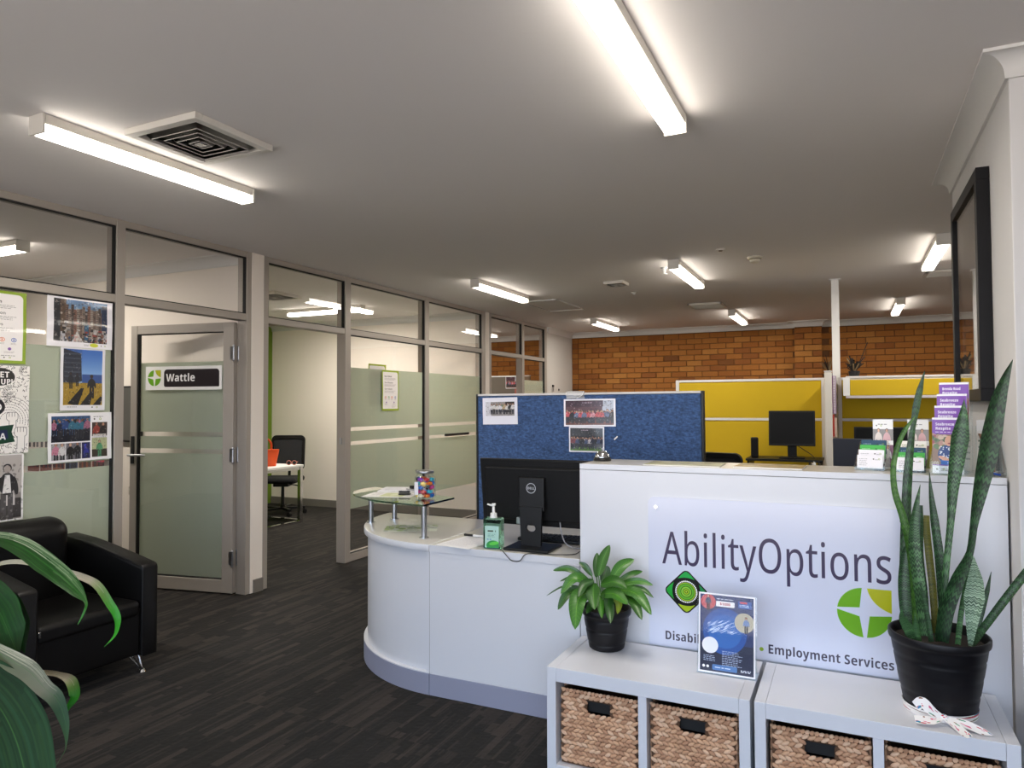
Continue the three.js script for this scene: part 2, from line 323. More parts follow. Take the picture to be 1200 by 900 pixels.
function makeVent(label, x, z, s, rings) {
  const t = thing('ceiling_vent', label, 'air vent', [x, 2.65, z]);
  const ring = (a, b, y0, y1) => { // square louvre: outer half-size a at y1 (ceiling), inner b at y0
    const g = new THREE.CylinderGeometry(b * Math.SQRT2, a * Math.SQRT2, Math.abs(y1 - y0), 4, 1, true).rotateY(Math.PI / 4); g.scale(1, -1, 1); g.translate(0, (y0 + y1) / 2, 0); return g;
  };
  part(t, 'backing', box(s * 0.9, 0.004, s * 0.9, 0, -0.004, 0), M.blackMatt);
  const f = s / 2, fw = s * 0.085;
  part(t, 'frame', merge([span(-f, f, -0.03, -0.001, -f, -f + fw, 0.003), span(-f, f, -0.03, -0.001, f - fw, f, 0.003), span(-f, -f + fw, -0.03, -0.001, -f + fw, f - fw, 0.003), span(f - fw, f, -0.03, -0.001, -f + fw, f - fw, 0.003)]), M.lampBody);
  for (let k = 1; k <= rings; k++) {
    const a = (f - fw) * (1 - k / (rings + 1)), th = 0.003;
    const m = std('#b5b0aa', 0.6); m.side = THREE.DoubleSide;
    part(t, 'louvre', merge([ring(a + (f - fw) * 0.1, a, -0.012, -0.034), span(-a, a, -0.037, -0.034, -a, -a + th), span(-a, a, -0.037, -0.034, a - th, a), span(-a, -a + th, -0.037, -0.034, -a, a), span(a - th, a, -0.037, -0.034, -a, a)]), m);
  }
  part(t, 'centre_plate', box((f - fw) * 0.22, 0.003, (f - fw) * 0.22, 0, -0.036, 0), M.lampBody);
  return t;
}
makeVent('large square louvred air vent next to the long lamp above the armchair', -2.59, -2.22, 0.43, 4);
makeVent('small square air vent left of the lamp with the sprinkler head', -2.04, -6.67, 0.2, 3);
makeVent('square air vent inside the second office seen through transom glass', -5.58, -5.75, 0.42, 3);
function slotVent(label, x, z, w, d, n) {
  const t = thing('slot_vent', label, 'air vent', [x, 2.65, z]);
  part(t, 'backing', box(w * 0.94, 0.004, d * 0.9, 0, -0.004, 0), M.blackMatt);
  part(t, 'frame', merge([span(-w / 2, w / 2, -0.022, -0.001, -d / 2, -d / 2 + 0.025), span(-w / 2, w / 2, -0.022, -0.001, d / 2 - 0.025, d / 2), span(-w / 2, -w / 2 + 0.025, -0.022, -0.001, -d / 2, d / 2), span(w / 2 - 0.025, w / 2, -0.022, -0.001, -d / 2, d / 2)]), M.lampBody);
  for (let k = 0; k < n; k++) part(t, 'blade', new THREE.BoxGeometry(w - 0.05, 0.02, 0.003).rotateX(0.7).translate(0, -0.014, -d / 2 + 0.05 + k * (d - 0.1) / (n - 1)), M.lampBody);
  return t;
}
slotVent('flat rectangular ceiling grille between two small far lamps', -1.52, -8.7, 0.4, 0.42, 7);
slotVent('ceiling grille by the lamp next to the framed picture', 0.8, -7.5, 0.3, 0.3, 5);
{
  const t = thing('ceiling_hatch', 'square access hatch in the ceiling by the lamp near the partition', 'ceiling hatch', [-3.2, 2.65, -7.88]);
  const w = 0.24, d = 0.46;
  part(t, 'frame', merge([span(-w, w, -0.012, -0.001, -d, -d + 0.022), span(-w, w, -0.012, -0.001, d - 0.022, d), span(-w, -w + 0.022, -0.012, -0.001, -d, d), span(w - 0.022, w, -0.012, -0.001, -d, d)]), M.white);
  part(t, 'lid', span(-w + 0.03, w - 0.03, -0.006, -0.001, -d + 0.03, d - 0.03), M.ceiling);
}
{
  const t = thing('smoke_detector', 'round cream smoke detector on ceiling right of the sprinkler lamp', 'smoke detector', [-0.672, 2.65, -6.03]);
  part(t, 'base', cyl(0.055, 0.06, 0.016, 0, -0.0165, 0), std('#cfc6b0', 0.5)); part(t, 'cap', lathe([[0.0001, -0.05], [0.03, -0.048], [0.04, -0.036], [0.044, -0.017], [0.0001, -0.017]]), std('#d8d0bc', 0.5));
  const u = thing('heat_sensor', 'small flat dark sensor on ceiling left of the smoke detector', 'sensor', [-0.875, 2.65, -5.6]);
  part(u, 'plate', cyl(0.032, 0.035, 0.012, 0, -0.0125, 0), M.lampBody); part(u, 'bulb', lathe([[0.0001, -0.02], [0.014, -0.018], [0.016, -0.0125], [0.0001, -0.0125]]), std('#6d5a4a', 0.5));
  const s = thing('sprinkler_head', 'small white sprinkler head on ceiling touching the lamp above blue screen', 'sprinkler', [-1.44, 2.65, -6.14]);
  part(s, 'base', cyl(0.03, 0.034, 0.01, 0, -0.0105, 0), M.white); part(s, 'neck', cyl(0.012, 0.016, 0.04, 0, -0.05, 0), M.white); part(s, 'deflector', cyl(0.028, 0.028, 0.006, 0, -0.062, 0), M.white);
  const c = thing('ceiling_sensor', 'tiny grey sensor on the ceiling above the far left lamp', 'sensor', [-2.05, 2.65, -7.35]);
  part(c, 'plate', cyl(0.03, 0.032, 0.01, 0, -0.0105, 0), M.lampBody); part(c, 'lens', lathe([[0.0001, -0.026], [0.014, -0.022], [0.018, -0.0105], [0.0001, -0.0105]]), M.white);
}

// ------------------------------------------------------------------ prints
function person(c, x, y, s, top, skin, legs = '#20222a', hair = '#221a16') { // standing figure, feet at (x, y), height s
  c.fillStyle = legs; c.fillRect(x - s * 0.1, y - s * 0.48, s * 0.09, s * 0.48); c.fillRect(x + s * 0.015, y - s * 0.48, s * 0.09, s * 0.48);
  c.fillStyle = top; c.beginPath(); c.ellipse(x, y - s * 0.64, s * 0.135, s * 0.2, 0, 0, 7); c.fill();
  c.beginPath(); c.ellipse(x - s * 0.14, y - s * 0.6, s * 0.045, s * 0.17, 0.2, 0, 7); c.ellipse(x + s * 0.14, y - s * 0.6, s * 0.045, s * 0.17, -0.2, 0, 7); c.fill();
  c.fillStyle = hair; c.beginPath(); c.arc(x, y - s * 0.925, s * 0.075, 0, 7); c.fill();
  c.fillStyle = skin; c.beginPath(); c.ellipse(x, y - s * 0.905, s * 0.058, s * 0.072, 0, 0, 7); c.fill();
}
const SKIN = ['#c99678', '#a8745a', '#e0b397', '#8c5d45', '#d6a486'];
function crowd(c, x, y, w, h, rows, tops, seed, s0 = 0.5) {
  const r = rng(seed); c.save(); c.beginPath(); c.rect(x, y, w, h); c.clip();
  for (let k = 0; k < rows; k++) { const s = h * (s0 + 0.1 * k), n = Math.floor(w / (s * 0.27)); for (let i = 0; i < n; i++) person(c, x + (i + 0.3 + r() * 0.4) * w / n, y + h * (0.72 + 0.3 * k / rows), s * (0.92 + r() * 0.16), tops[Math.floor(r() * tops.length)], SKIN[Math.floor(r() * 5)], ['#1c2030', '#2a2a2e', '#3a3b45'][Math.floor(r() * 3)]); }
  c.restore();
}
function grain(c, x, y, w, h, n, seed, dark = 0.3) { // print texture of a small photograph: soft specks and uneven exposure
  const r = rng(seed); c.save(); c.beginPath(); c.rect(x, y, w, h); c.clip();
  c.fillStyle = '#0c0c12'; c.globalAlpha = dark; c.fillRect(x, y, w, h);
  for (let i = 0; i < n; i++) { c.globalAlpha = 0.12 + r() * 0.3; c.fillStyle = ['#0a0a0e', '#f3efe8', '#3a2c28', '#9c8478', '#20283a', '#0a0a0e'][Math.floor(r() * 6)]; c.beginPath(); c.ellipse(x + r() * w, y + r() * h, 2 + r() * w * 0.02, 2 + r() * h * 0.03, r() * 3, 0, 7); c.fill(); }
  c.restore();
}
function lines(c, x, y, w, n, gap, th, col, seed = 1) { const r = rng(seed); c.fillStyle = col; for (let i = 0; i < n; i++) { let a = x; const e = x + w * (0.75 + r() * 0.25); while (a < e) { const l = th * (2 + r() * 5); c.fillRect(a, y + i * gap, Math.min(l, e - a), th); a += l + th * 1.2; } } }
function fit(c, s, x, y, w, font) { c.font = font; const m = c.measureText(s).width; c.save(); c.translate(x, y); c.scale(w / m, 1); c.fillText(s, 0, 0); c.restore(); }
function starLogo(c, x, y, s, bg = '#ffffff') { // round green mark with one square corner and a four-pointed star left open
  const g = '#69a81b', o = '#b3b81a', h = s / 2;
  c.fillStyle = g; c.beginPath(); c.arc(x + h, y + h, h, 0, 7); c.fill();
  c.fillStyle = o; c.fillRect(x + h, y, h, h);
  c.fillStyle = bg; c.beginPath();
  c.moveTo(x + h - s * 0.035, y); c.lineTo(x + h + s * 0.06, y); c.quadraticCurveTo(x + h + s * 0.13, y + h * 0.7, x + s * 1.02, y + h * 0.94);
  c.lineTo(x + s * 1.02, y + h * 1.03); c.lineTo(x + h + s * 0.1, y + h + s * 0.06); c.lineTo(x + h + s * 0.04, y + s * 1.02); c.lineTo(x + h - s * 0.015, y + s * 1.02);
  c.lineTo(x + h - s * 0.085, y + h + s * 0.08); c.lineTo(x - 2, y + h - s * 0.03); c.lineTo(x - 2, y + h - s * 0.065); c.lineTo(x + h - s * 0.08, y + h - s * 0.1); c.closePath(); c.fill();
}
function tinyMarks(c, x, y, s) { c.fillStyle = '#2c2c2c'; c.beginPath(); c.moveTo(x, y); c.lineTo(x + s, y + s); c.lineTo(x, y + 2 * s); c.lineTo(x - s, y + s); c.fill(); c.strokeStyle = '#8aa41c'; c.lineWidth = s * 0.4; c.beginPath(); c.arc(x + s * 6, y + s, s * 0.9, 0, 7); c.stroke(); }

const T_sign = tex(2048, 1292, (c, w, h) => {   // 1.005 m x 0.62 m
  c.fillStyle = '#ced3e6'; c.fillRect(0, 0, w, h);
  const k = w / 1.005, X = x => (x + 0.795) * k, Y = y => (1.05 - y) * k;
  c.fillStyle = '#39304f'; fit(c, 'AbilityOptions', X(-0.735), Y(0.766), (0.142 + 0.735) * k, `${0.192 * k}px sans-serif`);
  const cx = X(-0.634), cy = Y(0.655);
  c.save(); c.translate(cx, cy);
  c.save(); c.rotate(Math.PI / 4); c.fillStyle = '#0b0d0a'; c.beginPath(); c.roundRect(-0.069 * k, -0.069 * k, 0.138 * k, 0.138 * k, 0.022 * k); c.fill(); c.restore();
  for (let q = 0; q < 4; q++) { c.save(); c.rotate(q * Math.PI / 2); c.fillStyle = ['#22a548', '#1c8a4a', '#a6c31d', '#25a83c'][q]; c.beginPath(); c.moveTo(-0.036 * k, -0.052 * k); c.quadraticCurveTo(-0.012 * k, -0.082 * k, 0, -0.084 * k); c.quadraticCurveTo(0.012 * k, -0.082 * k, 0.036 * k, -0.052 * k); c.quadraticCurveTo(0, -0.066 * k, -0.036 * k, -0.052 * k); c.fill(); c.restore(); }
  c.fillStyle = '#0b0d0a'; c.beginPath(); c.arc(0, 0, 0.05 * k, 0, 7); c.fill();
  c.fillStyle = '#ffffff'; for (let i = 0; i < 38; i++) { const a = i / 38 * Math.PI * 2; c.beginPath(); c.arc(Math.cos(a) * 0.044 * k, Math.sin(a) * 0.044 * k, 0.0031 * k, 0, 7); c.fill(); }
  [['#9fc21c', 0.039], ['#0e6a2e', 0.0345], ['#63b32a', 0.032], ['#123f1d', 0.024], ['#8cc63a', 0.0215], ['#0e6a2e', 0.0145], ['#9fc21c', 0.012], ['#123f1d', 0.0065], ['#c7de3c', 0.0035]].forEach(([f, r]) => { c.fillStyle = f; c.beginPath(); c.arc(0, 0, r * k, 0, 7); c.fill(); });
  c.restore();
  starLogo(c, X(-0.053), Y(0.743), 0.188 * k, '#ced3e6');
  c.fillStyle = '#2e2740'; fit(c, 'Disability', X(-0.728), Y(0.445), 0.207 * k, `bold ${0.05 * k}px sans-serif`);
  c.fillStyle = '#7fa01b'; c.beginPath(); c.arc(X(-0.334), Y(0.458), 0.008 * k, 0, 7); c.fill();
  c.fillStyle = '#2e2740'; fit(c, 'Employment Services', X(-0.311), Y(0.445), 0.452 * k, `bold ${0.05 * k}px sans-serif`);
});
const T_door = tex(1024, 264, (c, w, h) => {
  c.fillStyle = '#f0efee'; c.fillRect(0, 0, w, h); starLogo(c, 30, 40, 178, '#f0efee');
  c.fillStyle = '#241d22'; c.beginPath(); c.roundRect(252, 34, w - 252 - 34, h - 68, [40, 40, 12, 24]); c.fill();
  c.fillStyle = '#fbfafa'; fit(c, 'Wattle', 280, 168, 392, 'bold 118px sans-serif');
});
const certificate = (green, dark) => tex(420, 640, (c, w, h) => {
  c.fillStyle = green; c.fillRect(0, 0, w, h); c.fillStyle = '#f3efee'; c.beginPath(); c.roundRect(24, 26, w - 48, h - 54, [0, 40, 6, 6]); c.fill();
  c.fillStyle = '#3a3838'; c.font = 'bold 36px sans-serif'; ['Our Vision', 'Our Mission', 'Our Values'].forEach((s, i) => { c.fillText(s, 62, 108 + i * 100); lines(c, 62, 124 + i * 100, 290, 3, 13, 4, '#8c8888', i + 3); });
  [['#e0703c', 90], ['#4a9a50', 170], ['#e0703c', 245], ['#3b62b5', 330]].forEach(([f, x]) => { c.strokeStyle = f; c.lineWidth = 5; c.beginPath(); c.arc(x, 430, 17, 0, 7); c.stroke(); c.fillStyle = f; c.fillRect(x - 4, 420, 8, 20); lines(c, x - 22, 458, 44, 2, 9, 3, '#9a9494', x); });
  [['#7b4fa0', 110], ['#7b4fa0', 300]].forEach(([f, x]) => { c.fillStyle = f; c.beginPath(); c.arc(x, 510, 13, 0, 7); c.fill(); lines(c, x - 40, 534, 80, 2, 9, 3, '#9a9494', x); });
  lines(c, 240, 568, 110, 1, 9, 4, '#555', 5); tinyMarks(c, 262, 580, 7);
});
const T_cert = certificate('#8aa820'), T_cert2 = certificate('#9db52a');
const T_doodle = tex(900, 1280, (c, w, h) => {
  c.fillStyle = '#f2eeea'; c.fillRect(0, 0, w, h); const r = rng(5); c.strokeStyle = '#1a1718'; c.lineWidth = 6; c.lineCap = 'round';
  for (let k = 0; k < 26; k++) { const x = r() * w, y = r() * h, n = 2 + Math.floor(r() * 4); for (let i = 1; i <= n; i++) { c.setLineDash([14 + r() * 10, 12]); c.beginPath(); c.arc(x, y, 14 + i * 17, r() * 3, 3 + r() * 4); c.stroke(); } }
  for (let k = 0; k < 420; k++) { c.setLineDash([]); const x = r() * w, y = r() * h, a = r() * 6; c.beginPath(); c.moveTo(x, y); c.quadraticCurveTo(x + Math.cos(a) * 20, y + Math.sin(a) * 20, x + Math.cos(a + 1) * 34, y + Math.sin(a + 1) * 34); c.stroke(); }
  c.setLineDash([]);
  // arcs above a raised fist
  c.fillStyle = '#f2eeea'; c.beginPath(); c.arc(640, 760, 210, 0, 7); c.fill(); c.setLineDash([22, 14]); for (let i = 0; i < 7; i++) { c.beginPath(); c.arc(620, 800, 120 + i * 38, Math.PI * 1.05, Math.PI * 2.1); c.stroke(); } c.setLineDash([]);
  const fist = (x, y, s) => { c.fillStyle = '#f2eeea'; c.beginPath(); c.roundRect(x, y, 150 * s, 120 * s, 40 * s); c.fill(); c.stroke(); c.fillRect(x + 35 * s, y + 100 * s, 90 * s, 170 * s); c.beginPath(); c.moveTo(x + 35 * s, y + 118 * s); c.lineTo(x + 35 * s, y + 270 * s); c.moveTo(x + 125 * s, y + 115 * s); c.lineTo(x + 125 * s, y + 270 * s); for (let i = 1; i < 4; i++) { c.moveTo(x + i * 36 * s, y + 6 * s); c.lineTo(x + i * 36 * s, y + 60 * s); } c.stroke(); };
  fist(590, 680, 1.05); fist(700, 900, 1.15);
  c.fillStyle = '#0d0b0c'; c.beginPath(); c.ellipse(480, 165, 215, 130, 0, 0, 7); c.fill(); c.beginPath(); c.moveTo(380, 240); c.lineTo(350, 350); c.lineTo(500, 270); c.fill();
  c.fillStyle = '#f6f4f2'; fit(c, 'GET', 395, 175, 225, 'bold 118px sans-serif'); fit(c, 'UP!', 500, 275, 170, 'bold 112px sans-serif');
  c.fillStyle = '#0d0b0c'; c.beginPath(); c.ellipse(380, 600, 190, 140, 0, 0, 7); c.fill(); c.fillStyle = '#f6f4f2'; c.font = 'bold 130px sans-serif'; c.fillText('D', 440, 650);
  c.fillStyle = '#123c26'; c.beginPath(); c.moveTo(0, 930); c.lineTo(690, 860); c.lineTo(660, 970); c.lineTo(710, 1110); c.lineTo(0, 1210); c.fill(); c.fillStyle = '#1d2148'; c.beginPath(); c.moveTo(0, 1000); c.lineTo(600, 930); c.lineTo(620, 1060); c.lineTo(0, 1120); c.fill();
  c.fillStyle = '#f6f4f2'; c.font = 'bold 130px sans-serif'; c.fillText('A', 500, 1075);
});
const T_bw = tex(720, 960, (c, w, h) => {
  c.fillStyle = '#f0eeec'; c.fillRect(0, 0, w, h); c.fillStyle = '#b5aea9'; c.fillRect(0, 16, w - 24, h - 40); c.fillStyle = '#8a8480'; c.fillRect(0, 560, w - 24, 400 - 24); c.fillStyle = '#3a3533'; c.fillRect(380, 640, 316, 280); c.fillRect(0, 700, 180, 230); c.fillStyle = '#cfcac6'; c.fillRect(420, 560, 190, 180);
  person(c, 210, 930, 720, '#262324', '#8c827c', '#4a4545', '#141213'); person(c, 500, 940, 800, '#262324', '#a59a93', '#4b4746', '#161414');
  c.fillStyle = '#e8e4e1'; c.beginPath(); c.moveTo(470, 300); c.lineTo(535, 300); c.lineTo(560, 560); c.lineTo(440, 560); c.fill(); { const r = rng(61); for (let i = 0; i < 240; i++) { c.globalAlpha = 0.15 + r() * 0.2; c.fillStyle = r() < 0.6 ? '#141212' : '#d9d4d0'; c.beginPath(); c.ellipse(r() * w, 120 + r() * h, 4 + r() * 16, 4 + r() * 24, r() * 3, 0, 7); c.fill(); } c.globalAlpha = 1; }
});
const T_city = tex(900, 640, (c, w, h) => {
  c.fillStyle = '#eceaf0'; c.fillRect(0, 0, w, h); c.save(); c.beginPath(); c.rect(86, 24, w - 164, h - 96); c.clip();
  const g = c.createLinearGradient(0, 0, 0, 200); g.addColorStop(0, '#4f8fd6'); g.addColorStop(1, '#a9c9e4'); c.fillStyle = g; c.fillRect(0, 0, w, 220);
  const r = rng(9); c.fillStyle = '#20242c'; c.fillRect(86, 24, 90, 560); c.fillStyle = '#6e5540'; c.fillRect(170, 24, 80, 420);
  for (let i = 0; i < 14; i++) { const x = 240 + i * 38, y = 70 + r() * 90; c.fillStyle = ['#8d7263', '#b09a88', '#5f4c44', '#a5705a', '#c9b9a8'][i % 5]; c.fillRect(x, y, 40, 460); c.fillStyle = '#2b2523'; for (let q = 0; q < 10; q++) for (let p = 0; p < 2; p++) c.fillRect(x + 6 + p * 17, y + 12 + q * 26, 9, 12); }
  c.fillStyle = '#16335e'; c.fillRect(740, 60, 110, 380); c.fillStyle = '#2f6f9b'; c.fillRect(500, 330, 60, 210);
  for (let i = 0; i < 60; i++) { c.fillStyle = ['#f0ece8', '#2a2522', '#8e8a88', '#b84a3c', '#d8cfc6'][Math.floor(r() * 5)]; c.fillRect(180 + r() * 620, 300 + r() * 260, 30 + r() * 30, 14 + r() * 20); }
  for (let i = 0; i < 30; i++) person(c, 120 + r() * 700, 560 + r() * 30, 60 + r() * 24, ['#d04c3c', '#f0e8e2', '#2c4c7c', '#1c1a1c'][i % 4], SKIN[i % 5]);
  grain(c, 86, 24, 736, 544, 500, 71, 0.28); c.globalAlpha = 0.55; c.fillStyle = '#f2efec'; c.beginPath(); c.moveTo(400, 420); c.lineTo(500, 590); c.lineTo(330, 590); c.fill(); c.globalAlpha = 1; c.restore();
  c.fillStyle = '#c9cf2a'; c.beginPath(); c.ellipse(640, 596, 60, 26, 0, 0, 7); c.fill(); tinyMarks(c, 742, 588, 9); lines(c, 500, 592, 70, 2, 12, 5, '#777', 2);
});
const T_street = tex(560, 720, (c, w, h) => {
  c.fillStyle = '#e9e8ee'; c.fillRect(0, 0, w, h); c.save(); c.beginPath(); c.rect(36, 14, w - 72, h - 76); c.clip();
  const g = c.createLinearGradient(0, 0, 0, 330); g.addColorStop(0, '#2f62b8'); g.addColorStop(1, '#86aee0'); c.fillStyle = g; c.fillRect(0, 0, w, h); c.fillStyle = '#2c3444'; c.beginPath(); c.moveTo(36, 14); c.lineTo(250, 60); c.lineTo(270, 380); c.lineTo(36, 440); c.fill(); c.fillStyle = '#454e5e'; for (let i = 0; i < 6; i++) c.fillRect(50, 60 + i * 52, 200, 16);
  c.fillStyle = '#30508f'; c.fillRect(270, 300, 290, 110); c.fillStyle = '#b39130'; c.fillRect(36, 400, 500, 300); c.fillStyle = '#1b1b22';
  for (const [x, y, l] of [[90, 520, 300], [230, 560, 260], [330, 620, 300]]) { c.beginPath(); c.moveTo(x, y + 120); c.lineTo(x + l * 0.55, y - 60); c.lineTo(x + l * 0.68, y - 60); c.lineTo(x + 130, y + 150); c.fill(); }
  person(c, 130, 470, 190, '#1d2430', '#3a2c28', '#14161c'); person(c, 210, 440, 150, '#20242e', '#3a2c28', '#14161c'); person(c, 390, 580, 280, '#1a1a20', '#2e2422', '#121217'); grain(c, 36, 400, 490, 250, 160, 73, 0.12); grain(c, 36, 14, 230, 400, 120, 74, 0.15); c.restore(); tinyMarks(c, 400, 672, 10); lines(c, 90, 676, 120, 1, 10, 6, '#555', 4);
});
const T_collage = tex(1000, 720, (c, w, h) => {
  c.fillStyle = '#f0eff2'; c.fillRect(0, 0, w, h); const ph = (x, y, a, b, bg, f) => { c.save(); c.beginPath(); c.rect(x, y, a, b); c.clip(); c.fillStyle = bg; c.fillRect(x, y, a, b); f(); c.restore(); };
  ph(50, 46, 600, 380, '#2f6aa8', () => { c.fillStyle = '#18202e'; c.fillRect(50, 330, 600, 96); crowd(c, 50, 90, 600, 336, 2, ['#d77fa4', '#27456f', '#1d2c52', '#2450a0', '#1c1f28', '#3c8fb0'], 31, 0.8); });
  ph(50, 446, 210, 240, '#b7b4b6', () => { person(c, 120, 760, 330, '#d98aa2', SKIN[0]); person(c, 215, 770, 330, '#e8e6e6', SKIN[2]); });
  ph(274, 446, 230, 240, '#7d7a82', () => { person(c, 340, 780, 340, '#141316', SKIN[2], '#222', '#5a3a22'); person(c, 450, 760, 330, '#17171c', SKIN[1]); });
  ph(518, 446, 132, 240, '#151a58', () => { c.fillStyle = '#3a49d0'; c.fillRect(560, 470, 30, 200); person(c, 585, 700, 200, '#26309a', '#4a3a8a'); });
  ph(676, 150, 250, 210, '#4a3d38', () => { person(c, 750, 470, 330, '#a8453c', SKIN[1]); person(c, 860, 480, 330, '#2a2426', SKIN[0]); c.fillStyle = '#e8e2da'; c.fillRect(690, 330, 220, 30); });
  ph(676, 386, 250, 290, '#cdd3a2', () => { c.fillStyle = '#3a3128'; c.fillRect(676, 560, 250, 116); person(c, 800, 690, 270, '#5fae7c', SKIN[2], '#4c9a6c'); });
  grain(c, 50, 46, 600, 380, 340, 75, 0.3); grain(c, 50, 446, 600, 240, 200, 76, 0.12); grain(c, 676, 150, 250, 526, 200, 77, 0.15); lines(c, 700, 60, 200, 1, 12, 8, '#444', 8); tinyMarks(c, 716, 84, 16);
});
const T_group = (bg, top, ground, tops, seed, skyc) => tex(640, 400, (c, w, h) => {
  c.fillStyle = '#eeecf2'; c.fillRect(0, 0, w, h); c.save(); c.beginPath(); c.rect(22, 22, w - 44, h - 44); c.clip(); c.fillStyle = bg; c.fillRect(0, 0, w, h); c.fillStyle = skyc; c.fillRect(480, 0, 160, 200); c.fillStyle = top; c.fillRect(0, 22, 490, 90); c.fillStyle = ground; c.fillRect(0, h - 84, w, 84); crowd(c, 22, 70, w - 44, h - 100, 4, tops, seed, 0.34); grain(c, 22, 22, w - 44, h - 44, 420, seed + 5, 0.1); c.restore(); lines(c, 230, 52, 130, 1, 10, 8, '#b9a4b0', 3);
});
const T_grp1 = T_group('#5a3038', '#3c0f24', '#7a4436', ['#d8565e', '#e8e4e8', '#c93a44', '#1c1c22', '#e39aa4', '#6a7aa0'], 41, '#cfd6e4');
const T_grp2 = T_group('#1a1c24', '#101218', '#5f8a34', ['#d8565e', '#26282e', '#8a4a52', '#e0dce0', '#1d2438', '#4a5a7c'], 43, '#2c3844');
const T_office = tex(640, 500, (c, w, h) => { c.fillStyle = '#e9e8f2'; c.fillRect(0, 0, w, h); c.save(); c.beginPath(); c.rect(56, 80, 530, 260); c.clip(); c.fillStyle = '#a29c9a'; c.fillRect(0, 0, w, h); c.fillStyle = '#e4e2ea'; c.fillRect(56, 80, 100, 260); c.fillStyle = '#2c2826'; c.fillRect(420, 80, 170, 120); crowd(c, 130, 110, 460, 230, 2, ['#e6e2e0', '#2a2a2c', '#7c8a6a', '#c9b08c', '#e8e6ee'], 57, 0.75); grain(c, 56, 80, 530, 260, 260, 58, 0.08); c.restore(); });
const T_flyer = tex(640, 900, (c, w, h) => {
  c.fillStyle = '#f0f0f4'; c.fillRect(0, 0, w, h); c.save(); c.beginPath(); c.rect(18, 18, w - 36, h - 36); c.clip(); c.fillStyle = '#1b2f63'; c.fillRect(0, 0, w, h); c.fillStyle = '#0f1a3c'; c.fillRect(0, 560, w, 340);
  c.fillStyle = '#174f9e'; c.beginPath(); c.ellipse(300, 420, 250, 260, 0, 0, 7); c.fill(); c.fillStyle = '#2264b4'; c.beginPath(); c.ellipse(300, 420, 190, 190, 0, 0, 7); c.fill();
  c.fillStyle = '#c4545a'; c.beginPath(); c.arc(110, 100, 86, 0, 7); c.fill(); c.fillStyle = '#3b4254'; person(c, 110, 200, 180, '#3a4560', SKIN[0]); c.fillStyle = '#b9b29c'; c.beginPath(); c.arc(520, 300, 110, 0, 7); c.fill(); person(c, 540, 420, 190, '#6f88b8', SKIN[1]);
  c.fillStyle = '#cfe0f5'; for (let i = 0; i < 50; i++) { const r = rng(i + 90), x = 90 + r() * 280; c.save(); c.translate(x, 330 + r() * 120); c.rotate(-0.5); c.fillRect(0, 0, 70 * r() + 20, 5); c.restore(); }
  c.fillStyle = '#f4f2f4'; c.beginPath(); c.roundRect(200, 82, 210, 62, 10); c.fill(); c.fillStyle = '#b33040'; c.font = 'bold 44px sans-serif'; c.fillText('$1000', 242, 128); lines(c, 210, 54, 190, 1, 10, 9, '#dfe5f2', 2);
  c.fillStyle = '#2a57a5'; c.fillRect(450, 60, 150, 80); c.fillStyle = '#d84b50'; c.fillRect(470, 66, 80, 20); lines(c, 466, 100, 120, 2, 16, 8, '#cfe0f5', 6);
  c.fillStyle = '#eef0f6'; c.beginPath(); c.arc(134, 590, 92, 0, 7); c.fill();
  lines(c, 60, 706, 160, 4, 18, 6, '#b9c8e4', 7); lines(c, 270, 640, 230, 9, 19, 6, '#b9c8e4', 8); c.fillStyle = '#4c7ab8'; c.beginPath(); c.roundRect(160, 800, 280, 62, 14); c.fill(); lines(c, 190, 826, 220, 1, 10, 10, '#cfe0f5', 9); lines(c, 480, 826, 120, 2, 14, 8, '#e6ecf6', 3); c.fillStyle = '#fff'; c.beginPath(); c.arc(62, 830, 16, 0, 7); c.arc(108, 830, 16, 0, 7); c.fill(); c.restore();
});
const brochureTex = title => tex(320, 680, (c, w, h) => {
  c.fillStyle = '#7a3ea8'; c.fillRect(0, 0, w, h); c.fillStyle = '#f2eef5'; c.fillRect(0, 0, w, 26); c.fillStyle = '#f6f2fa'; c.font = 'bold 50px sans-serif'; fit(c, title, 34, 96, 200, 'bold 46px sans-serif'); c.fillText('Respite', 34, 148); lines(c, 34, 172, 230, 1, 12, 10, '#d9c6ea', 4);
  c.fillStyle = '#8f7460'; c.fillRect(0, 205, w, 375); const r = rng(3); for (let i = 0; i < 60; i++) { c.fillStyle = ['#5f7a48', '#b58a7a', '#c9b39c', '#4c5a3a', '#9c4a54'][i % 5]; c.beginPath(); c.arc(r() * w, 210 + r() * 160, 12 + r() * 22, 0, 7); c.fill(); }
  c.fillStyle = '#2c4a86'; c.beginPath(); c.ellipse(170, 450, 110, 120, 0, 0, 7); c.fill(); c.fillStyle = '#dfe6ee'; for (let i = 0; i < 60; i++) { c.beginPath(); c.arc(80 + r() * 180, 350 + r() * 200, 7, 0, 7); c.fill(); } c.fillStyle = '#d6a48a'; c.beginPath(); c.ellipse(180, 285, 48, 62, 0, 0, 7); c.fill(); c.beginPath(); c.ellipse(130, 500, 70, 22, 0.4, 0, 7); c.fill(); c.fillStyle = '#3c6fc0'; c.fillRect(90, 520, 170, 60); c.fillStyle = '#a04a54'; c.beginPath(); c.ellipse(182, 312, 18, 8, 0, 0, 7); c.fill();
  c.fillStyle = '#7a3ea8'; c.fillRect(0, 572, w, 12); c.fillStyle = '#eeecf2'; c.fillRect(0, 584, w, 96); tinyMarks(c, 50, 616, 12); lines(c, 90, 622, 120, 2, 16, 7, '#777', 5);
});
const T_broA = brochureTex('Seabreeze'), T_broB = brochureTex('Brenda Road');
